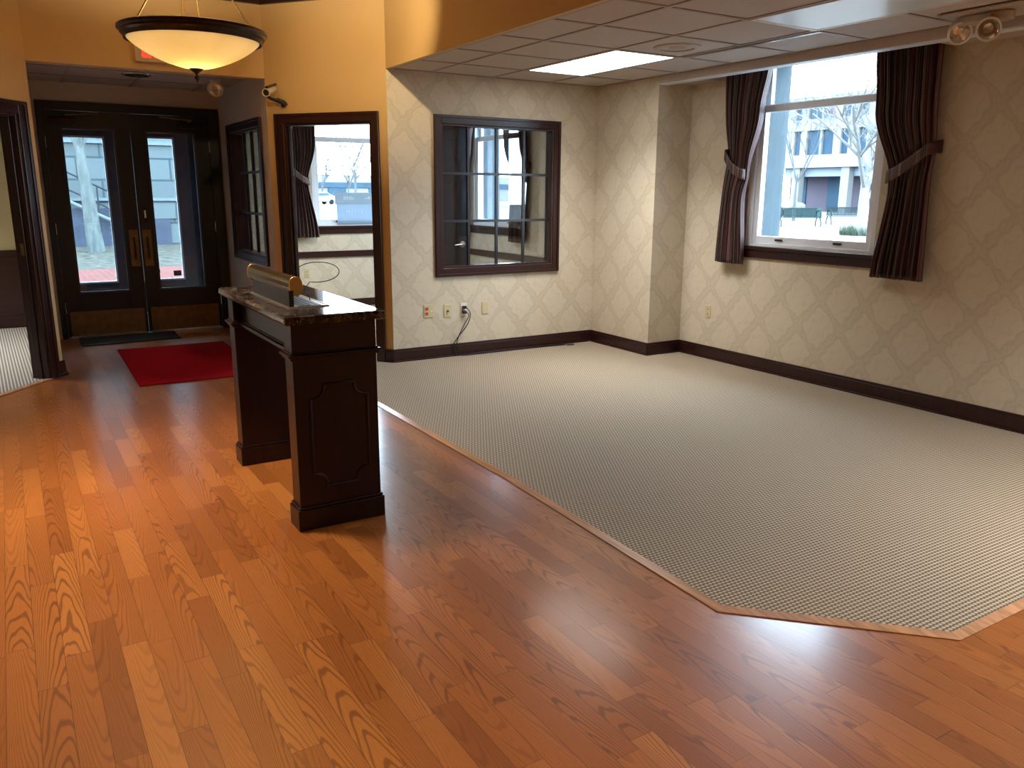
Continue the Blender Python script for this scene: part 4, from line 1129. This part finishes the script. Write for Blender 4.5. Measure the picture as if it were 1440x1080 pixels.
wall_plate('blank ivory cover plate, rightmost of the plates under the interior window', (3.777, YB), (1,0), (0,-1), 0.438, 0.070, 0.118, 'blank', 'blank_plate', 'wall plate')
wall_plate('ivory duplex outlet on the right wall left of the street window', (XR, 5.37), (0,1), (-1,0), 0.443, 0.070, 0.116, 'duplex')
wall_plate('ivory outlet low on the office wall seen through the yellow doorway', (3.235, YO), (1,0), (0,-1), 0.475, 0.070, 0.116, 'duplex')
wall_plate('small light switch plate on the vestibule wall beside the right door', (VA[0], 9.25), (0,1), (-1,0), 1.17, 0.070, 0.116, 'blank', 'light_switch', 'switch')
# plugged black cord: plugs, two strands, run on the floor
cdt = thing('power_cord', 'black power cord hanging from the white outlet and trailing along the baseboard', 'cord', (3.50, YB-0.03, 0))
for z_ in (0.447, 0.402): obj('plug', MB().box(3.527, 3.563, YB-0.036, YB-0.0096, z_, z_+0.028), M['black'], cdt, bevel=0.004)
def spline(pts, n=8):
    pts = [Vector(p) for p in pts]; out = []
    for i in range(len(pts)-1):
        p0 = pts[max(i-1,0)]; p1 = pts[i]; p2 = pts[i+1]; p3 = pts[min(i+2,len(pts)-1)]
        for k_ in range(n):
            t = k_/n
            out.append(0.5*((2*p1)+(-p0+p2)*t+(2*p0-5*p1+4*p2-p3)*t*t+(-p0+3*p1-3*p2+p3)*t**3))
    return out+[pts[-1]]
yb = YB-0.034
obj('strand', MB().tube(spline([(3.56,YB-0.03,0.462),(3.595,yb-0.01,0.40),(3.57,yb,0.30),(3.48,yb,0.20),(3.425,yb,0.13),(3.43,yb-0.008,0.06),(3.48,yb-0.012,0.018),(3.62,yb-0.012,0.015),(3.9,yb-0.02,0.015),(4.2,yb-0.016,0.015),(4.5,yb-0.02,0.015),(4.62,yb-0.03,0.015),(4.68,yb-0.012,0.015)]), 0.0045, 6), M['black'], cdt, smooth=True)
obj('strand', MB().tube(spline([(3.56,YB-0.03,0.416),(3.58,yb-0.008,0.38),(3.52,yb-0.006,0.28),(3.47,yb-0.006,0.19),(3.452,yb-0.004,0.12),(3.462,yb-0.012,0.05),(3.52,yb-0.026,0.015),(3.8,yb-0.030,0.015),(4.25,yb-0.03,0.015),(4.6,yb-0.05,0.015),(4.74,yb-0.07,0.015),(4.72,yb-0.10,0.015),(4.66,yb-0.075,0.015)]), 0.0042, 6), M['black'], cdt, smooth=True)

# window sign in the office front window (seen from behind)
ws = thing('window_sign', 'two-tone pale blue and grey sign board in the office front window', 'sign', (4.0, YO-0.02, 1.09))
obj('sign_header', MB().box(3.655, 4.36, YO-0.002, YO+0.004, 1.345, 1.49), M['sign_band'], ws)
obj('sign_panel', MB().box(3.675, 4.36, YO-0.002, YO+0.004, 1.088, 1.345), M['sign_pale'], ws)
sg = MB()
for x_, z_, w_, h_ in ((3.77,1.40,0.012,0.05),(3.79,1.40,0.012,0.045),(3.815,1.40,0.012,0.05),(3.84,1.40,0.012,0.04),(3.865,1.395,0.012,0.05),(3.89,1.40,0.014,0.03),(4.06,1.41,0.03,0.012),(4.10,1.41,0.03,0.03),(4.15,1.40,0.012,0.05),
                       (3.79,1.25,0.03,0.01),(3.83,1.22,0.012,0.05),(3.87,1.21,0.012,0.06),(3.91,1.24,0.02,0.012),(3.95,1.23,0.012,0.045),(4.0,1.24,0.03,0.012),(4.05,1.23,0.012,0.04)):
    obj('sign_lettering', MB().box(x_, x_+w_, YO-0.004, YO-0.002, z_, z_+h_), M['sign_text'], ws)

# ================================================================== ROOM LAMPS OUT OF VIEW (unseen; inferred from lit surfaces, office and left-room panels added)
def downlight(x, y, z, e, col, label):
    t = thing('ceiling_downlight', label, 'light', (x, y, z), 0, 'foyer ceiling downlights')
    obj('trim_ring', MB().lathe([(0.06,0),(0.09,0),(0.088,-0.006),(0.06,-0.004)], (x,y,z), 32, closed=True), M['white_plastic'], t, smooth=True)
    lamp_light('downlight_bulb', 'SPOT', (x, y, z-0.02), e, col, 0.22, t, (0,0,0), math.radians(84), 0.85)
for x, y, e in ((0.5, -1.2, 25.0), (1.9, -1.2, 12.0), (0.3, 1.5, 120.0), (1.75, 0.9, 4.0), (0.2, 4.3, 290.0)):
    downlight(x, y, FZ, e, (1.0, 0.82, 0.58), 'round recessed ceiling downlight behind the viewpoint')
for cy, pw in ((0.61, 24.0), (-1.83, 5.0)):
    t3 = thing('ceiling_light', 'lit rectangular fluorescent ceiling panel behind the viewpoint', 'light', (4.165, cy, CZ), 0, 'panels behind the viewpoint')
    obj('diffuser', MB().box(3.886, 4.444, cy-0.585, cy+0.585, CZ+0.001, CZ+0.0055), M['lit_panel'], t3)
    panel_light((4.165, cy, CZ-0.004), 0.55, 1.15, pw, t3)
office_fill = thing('ceiling_light', 'unseen fill panel added on the office ceiling to brighten the room', 'light', (3.9, 8.6, 2.56))  # no fitting seen here: added to lift the office, too dark by window light
obj('diffuser', MB().box(3.3, 3.88, 8.0, 9.2, 2.545, 2.5595), M['lit_panel'], office_fill)
panel_light((3.59, 8.6, 2.54), 0.55, 1.15, 12.0, office_fill)
left_room_fill = thing('ceiling_light', 'unseen fill panel added on the ceiling of the room beyond the left doorway', 'light', (-1.6, 8.8, 2.6))  # added panel, unseen; stands in for daylight in the left room
obj('diffuser', MB().box(-1.9, -1.3, 8.2, 9.4, 2.585, 2.5995), M['lit_panel'], left_room_fill)
panel_light((-1.6, 8.8, 2.58), 0.55, 1.15, 30.0, left_room_fill)
# accent lamp above the soffit washing the yellow corner
acc = thing('accent_spot', 'small accent spotlight on the foyer ceiling aimed at the yellow wall corner', 'light', (2.1, 4.9, FZ))
lamp_head(acc, (2.1, 4.95, FZ-0.09), (0.45, 1.3, -0.55), 0.05)
obj('stem', MB().tube([(2.1,4.9,FZ),(2.1,4.9,FZ-0.06)], 0.012, 8), M['white_plastic'], acc)
v_ = (Vector((2.80, 6.66, 2.60))-Vector((2.1,5.0,FZ-0.10))).normalized()
lamp_light('accent_bulb', 'SPOT', (2.1, 5.0, FZ-0.10), 48.0, (1.0, 0.75, 0.42), 0.04, acc, v_.to_track_quat('-Z','Y').to_euler(), math.radians(58), 0.9)

# ================================================================== OUTDOORS
og = sroot('ground')
struct('ground_plaza', MB().box(5.9, 200, -80, 200, -0.12, -0.02).box(-120, 5.9, 11.2, 200, -0.12, -0.03), M['concrete'])
struct('ground_street', MB().prism([(46,-80),(56,-80),(56,200),(46,200)], -0.02, -0.012), M['asphalt'])
bpy.data.objects.remove(og)
struct('ground_brick', MB().box(-14, 3.2, 11.3, 17.9, -0.03, -0.01), M['brick'])
struct('ground_soil', MB().box(-14, 9, 17.9, 25.4, -0.03, -0.015), M['soil'])

def branch_tree(name, label, base, height, r0, mat, seed, lean=(0,0), levels=4, spread=0.6, trunk_frac=0.35, first=None, nchild=3, group=None, twigmat=None):
    rnd = random.Random(seed)
    root = thing(name, label, 'tree', base, 0, group)
    tr, br = MB(), MB()
    def grow(p, d, L, r, lev, mb):
        n = 5; pts = [p]; rs = [r]; dd = d.copy()
        for i in range(n):
            dd = (dd + Vector((rnd.uniform(-1,1), rnd.uniform(-1,1), rnd.uniform(-0.3,0.7)))*0.11*(1 if lev else 0.35)).normalized()
            p = p + dd*(L/n); pts.append(p); rs.append(max(r*(1-0.55*(i+1)/n), 0.006))
        mb.tube(pts, rs, 10 if lev == 0 else (6 if lev < 3 else 4))
        if lev < levels:
            for c in range(nchild + (1 if lev in (0, 1) else 0)):
                t = rnd.uniform(0.35, 1.0) if lev else rnd.uniform(0.75, 1.0)
                k_ = min(int(t*n), n); q = pts[k_]
                az = rnd.uniform(0, 2*PI); tilt = spread*rnd.uniform(0.6, 1.3)
                side = Vector((math.cos(az), math.sin(az), 0.15))
                nd = (dd*math.cos(tilt) + side*math.sin(tilt)).normalized()
                grow(q, nd, L*rnd.uniform(0.52, 0.78) if lev else (height*(1-trunk_frac))*rnd.uniform(0.45, 0.7), rs[k_]*0.70, lev+1, br)
    grow(Vector(base), Vector((lean[0], lean[1], 1)).normalized(), height*trunk_frac, r0, 0, tr)
    obj('trunk', tr, mat, root, smooth=True)
    obj('branches', br, twigmat or mat, root, smooth=True)
    return root
branch_tree('bare_tree', 'large bare tree trunk seen through the left entrance door glass', (1.88, 23.1, -0.02), 8.0, 0.21, M['bark_grey'], 5, (-0.075, -0.02), 4, 0.42, 0.38)
branch_tree('bare_tree', 'pale bare tree with spreading white branches beyond the street window bench', (28.2, 19.95, -0.02), 8.2, 0.27, M['bark_white'], 11, (0.0, 0.05), 5, 0.75, 0.27, nchild=4)
branch_tree('bare_tree', 'thin twiggy bare tree left of the bench beyond the street window', (39.5, 32.6, -0.02), 9.0, 0.10, M['twig'], 21, (0,0), 5, 0.55, 0.3, nchild=3)
branch_tree('bare_tree', 'tall slender bare tree far right of the street window, behind the dark curtain', (36.0, 24.6, -0.02), 10.5, 0.09, M['twig'], 33, (0,0), 5, 0.5, 0.3, nchild=3)
for i, (x, y, lab) in enumerate(((36, 106, 'bare street tree farthest left in the office front window'), (41, 110, 'tall bare street tree in the middle of the office front window'), (27.5, 72, 'bare street tree on the right in the office front window'))):
    branch_tree('street_tree', lab, (x, y, -0.03), 9+i, 0.16, M['twig'], 40+i, (0,0), 4, 0.6, 0.3, nchild=4)

# tufts round the pale tree
def tuft(name, label, base, r, h, n, mat, seed, cat):
    rnd = random.Random(seed); mb = MB()
    for i in range(n):
        a = rnd.uniform(0, 2*PI); q = r*math.sqrt(0.2+0.8*rnd.random()); x, y = base[0]+q*math.cos(a), base[1]+q*math.sin(a)
        hh = h*rnd.uniform(0.5, 1.1); dx, dy_ = rnd.uniform(-0.1,0.1), rnd.uniform(-0.1,0.1)
        w = rnd.uniform(0.015, 0.035)
        mb.add([(x-w,y,base[2]),(x+w,y,base[2]),(x+dx,y+dy_,base[2]+hh),(x,y+w,base[2])], [(0,1,2),(1,3,2),(3,0,2),(0,3,1)])
    o = obj(name, mb, mat); tag(o, label, cat, kind=None); return o
tuft('grass_tuft', 'clump of winter grass around the foot of the pale tree', (28.2, 19.95, -0.02), 0.85, 0.42, 380, M['leaf_green'], 3, 'grass')
tuft('shrub', 'purple-grey shrub right of the bench, beside the dark curtain edge', (34.5, 23.2, -0.02), 1.1, 1.5, 600, M['leaf_purple'], 4, 'shrub')

def bench(label, c, rz, L=2.1):
    root = thing('park_bench', label, 'bench', c, rz, 'plaza benches')
    bk = MB()
    for i in range(26): x = -L/2+0.06+(L-0.12)*i/25; bk.box(x-0.022, x+0.022, 0.20, 0.225, 0.50, 0.86)
    bk.box(-L/2, L/2, 0.19, 0.235, 0.84, 0.89); bk.box(-L/2, L/2, 0.19, 0.235, 0.47, 0.51)
    obj('backrest', bk, M['bench_metal'], root, local=True)
    se = MB()
    for i in range(7): se.box(-L/2, L/2, -0.26+i*0.065, -0.21+i*0.065, 0.42, 0.445)
    obj('seat', se, M['bench_metal'], root, local=True)
    for s in (-1, 1):
        x = s*(L/2-0.03)
        a = [(x, -0.24, 0.42)] + [(x, -0.02+0.22*math.cos(t), 0.60+0.17*math.sin(t)) for t in [PI*1.1-PI*1.2*i/14 for i in range(15)]] + [(x, 0.20, 0.50)]
        obj('armrest', MB().tube(a, 0.028, 8), M['bench_metal'], root, local=True, smooth=True)
        lg = MB()
        for yy in (-0.24, 0.20):
            lg.tube([(x, yy*0.6, 0.42), (x, yy*1.0, 0.30), (x, yy*1.25, 0.12), (x, yy*1.05, 0.0)], 0.026, 8)
        obj('leg', lg, M['bench_metal'], root, local=True, smooth=True)
    return root
bdir = math.atan2(26.38-27.33, 34.04-31.83)
bench('dark metal park bench in the plaza, left through the street window', (32.9, 26.85, -0.02), bdir)
bench('second dark metal bench behind the pale tree in the plaza', (37.6, 27.6, -0.02), bdir)

def car_obj(name, label, c, rz, paint):
    root = thing(name, label, 'car', c, rz, 'parked cars')
    side = [(-2.2,0.35),(-2.25,0.75),(-1.9,0.92),(-1.1,0.98),(-0.45,1.42),(0.85,1.46),(1.55,1.05),(2.15,0.95),(2.25,0.6),(2.2,0.32)]
    obj('body', MB().extrude(side, lambda a, b, t: (a, t*(1.0 if b < 1.1 else 0.86), b), -0.88, 0.88), paint, root, local=True, bevel=0.05, smooth=True)
    gl = [(-0.95,1.0),(-0.42,1.36),(0.80,1.40),(1.38,1.06)]
    for y0_, y1_ in ((-0.87,-0.80),(0.80,0.87)):
        obj('window', MB().extrude(gl, lambda a, b, t: (a, t*(1.01 if b < 1.1 else 0.93), b), y0_, y1_), M['car_glass'], root, local=True)
    for x in (-1.4, 1.35):
        for y in (-0.80, 0.80):
            obj('wheel', MB().lathe([(0,-0.1),(0.27,-0.1),(0.33,-0.06),(0.33,0.06),(0.27,0.1),(0,0.1)], (x,y,0.33), 24, axis=(0,1,0)), M['rubber'], root, local=True, smooth=True)
    return root
car_obj('car', 'silver parked car behind the bench across the plaza', (50.0, 43.2, -0.012), PI/2, M['car_paint'])
car_obj('car', 'pale parked car on the street in the office front window', (33.0, 99, -0.02), 0.25, M['car_paint'])

# parking meter and slim pole
pm = thing('parking_meter', 'parking meter with a round head between the car and the window frame', 'parking meter', (41.0, 36.0, -0.02))
obj('post', MB().tube([(41,36,-0.02),(41,36,1.75)], 0.035, 8), M['precast'], pm, smooth=True)
obj('meter_head', MB().lathe([(0,1.70),(0.13,1.74),(0.17,1.95),(0.14,2.16),(0,2.22)], (41,36,0), 20), M['precast'], pm, smooth=True)
sp_ = thing('pole', 'slim grey pole beside the right curtain in the plaza', 'pole', (29.6, 19.9, -0.02))
obj('shaft', MB().tube([(29.6,19.9,-0.02),(29.63,20.1,2.3)], 0.02, 8), M['twig'], sp_, smooth=True)
obj('foot', MB().lathe([(0,0),(0.08,0),(0.06,0.05),(0.02,0.07),(0,0.07)], (29.6,19.9,-0.02), 12), M['twig'], sp_)
pb = thing('planter_box', 'green planter box behind the bench in the plaza', 'planter', (46.3, 37.5, -0.02))
obj('box', MB().box(45.0, 47.6, 37.0, 38.0, -0.02, 0.60), M['planter_green'], pb, bevel=0.03)
obj('soil', MB().box(45.1, 47.5, 37.1, 37.9, 0.60, 0.62), M['soil'], pb)

# office block across the street
ob = thing('office_building', 'white precast office building across the street with rows of blue windows', 'building', (62, 46, 0))
X0 = 62.0; ya, yb_ = 8.0, 54.4
w = MB()
w.box(X0, X0+14, ya, yb_, 3.85, 4.95); w.box(X0, X0+14, ya, yb_, 7.05, 8.0); w.box(X0, X0+14, ya, yb_, 9.4, 9.95)
wins = [(52.77, 53.43), (51.16, 51.88), (49.1, 50.5), (47.7, 48.9)]
y = 46.96
while y > ya+2:
    wins.append((y-0.78, y)); y -= 1.75
edges = [yb_] + [v for q in wins for v in (q[1], q[0])] + [ya]
for za, zb_ in ((4.95, 7.05), (8.0, 9.4)):
    for j in range(0, len(edges), 2):
        if edges[j]-edges[j+1] > 0.01: w.box(X0+0.05, X0+0.6, edges[j+1], edges[j], za, zb_)
obj('wall', w, M['precast'], ob)
for za, zb_ in ((4.95, 7.05), (8.0, 9.4)):
    for a, b in wins:
        obj('window', MB().box(X0+0.30, X0+0.36, a, b, za, zb_), M['office_glass'], ob)
obj('storefront', MB().box(X0+3.0, X0+3.2, ya, yb_, -0.02, 3.85), M['store'], ob)
sf = MB()
for j in range(12):
    y = 54.0-j*3.9
    sf.box(X0+2.9, X0+3.0, y-1.6, y-0.1, 0.1, 3.4)
obj('shop_window', sf, M['office_glass'], ob)
for j in range(9):
    y = 51.5-j*5.2
    obj('pillar', MB().box(X0+0.2, X0+0.9, y-0.4, y+0.4, -0.02, 3.85), M['precast'], ob)
obj('entry_canopy', MB().box(X0+0.95, X0+3.0, ya, yb_-1.0, 3.1, 3.84), M['awning'], ob)

# stone building with outside stair beyond the entrance
cb = thing('stone_building', 'grey coursed stone building seen through the entrance doors', 'building', (3, 25.5, 0))
obj('wall', MB().box(-16, 6.6, 25.5, 26.5, -0.02, 12), M['courthouse'], cb)
obj('water_table', MB().box(-16, 6.6, 25.40, 25.5, 1.22, 1.30), M['stone_reveal'], cb)
obj('string_course', MB().box(-16, 6.6, 25.42, 25.5, 2.75, 2.85), M['stone_reveal'], cb)
obj('lintel', MB().box(3.2, 6.6, 25.44, 25.5, 0.72, 1.22), M['courthouse'], cb)
obj('base_course', MB().box(-16, 2.9, 25.38, 25.5, -0.02, 1.02), M['stone_dark'], cb)
obj('basement_door', MB().box(3.62, 4.06, 25.45, 25.5, -0.02, 0.72), M['stone_dark'], cb)
for x in (-2.6, 4.4):
    obj('window', MB().box(x, x+1.2, 25.46, 25.5, 3.3, 5.4), M['office_glass'], cb)
rr = thing('stair_railing', 'black iron stair railing sloping down behind the big tree trunk', 'railing', (2.0, 25.2, 0))
for dz in (0.0, 0.46):
    obj('handrail', MB().tube([(-0.4,25.2,2.98-dz),(3.0,25.2,1.21-dz)], 0.022, 8), M['rail'], rr, smooth=True)
ra = MB().tube([(-0.4,25.2,2.2),(3.0,25.2,0.43)], 0.05, 8)
obj('stringer', ra, M['stone_reveal'], rr, smooth=True)
for x in (-0.3, 1.0, 2.22, 2.95):
    z = 2.98-(x+0.4)*1.77/3.4
    obj('post', MB().tube([(x,25.2,-0.015),(x,25.2,z+0.02)], 0.02, 8), M['rail'], rr, smooth=True)
# pale far buildings seen through the office front window
fb = thing('far_building', 'pale far building with a dark fascia in the office front window', 'building', (45, 130, 0))
obj('wall', MB().box(20, 80, 130, 140, -0.02, 4.2), M['precast'], fb)
obj('fascia', MB().box(20, 80, 129.7, 130, 2.2, 3.0), M['office_glass'], fb)
for j in range(8): obj('window', MB().box(24+j*7, 27+j*7, 129.8, 130, 0.3, 2.1), M['office_glass'], fb)
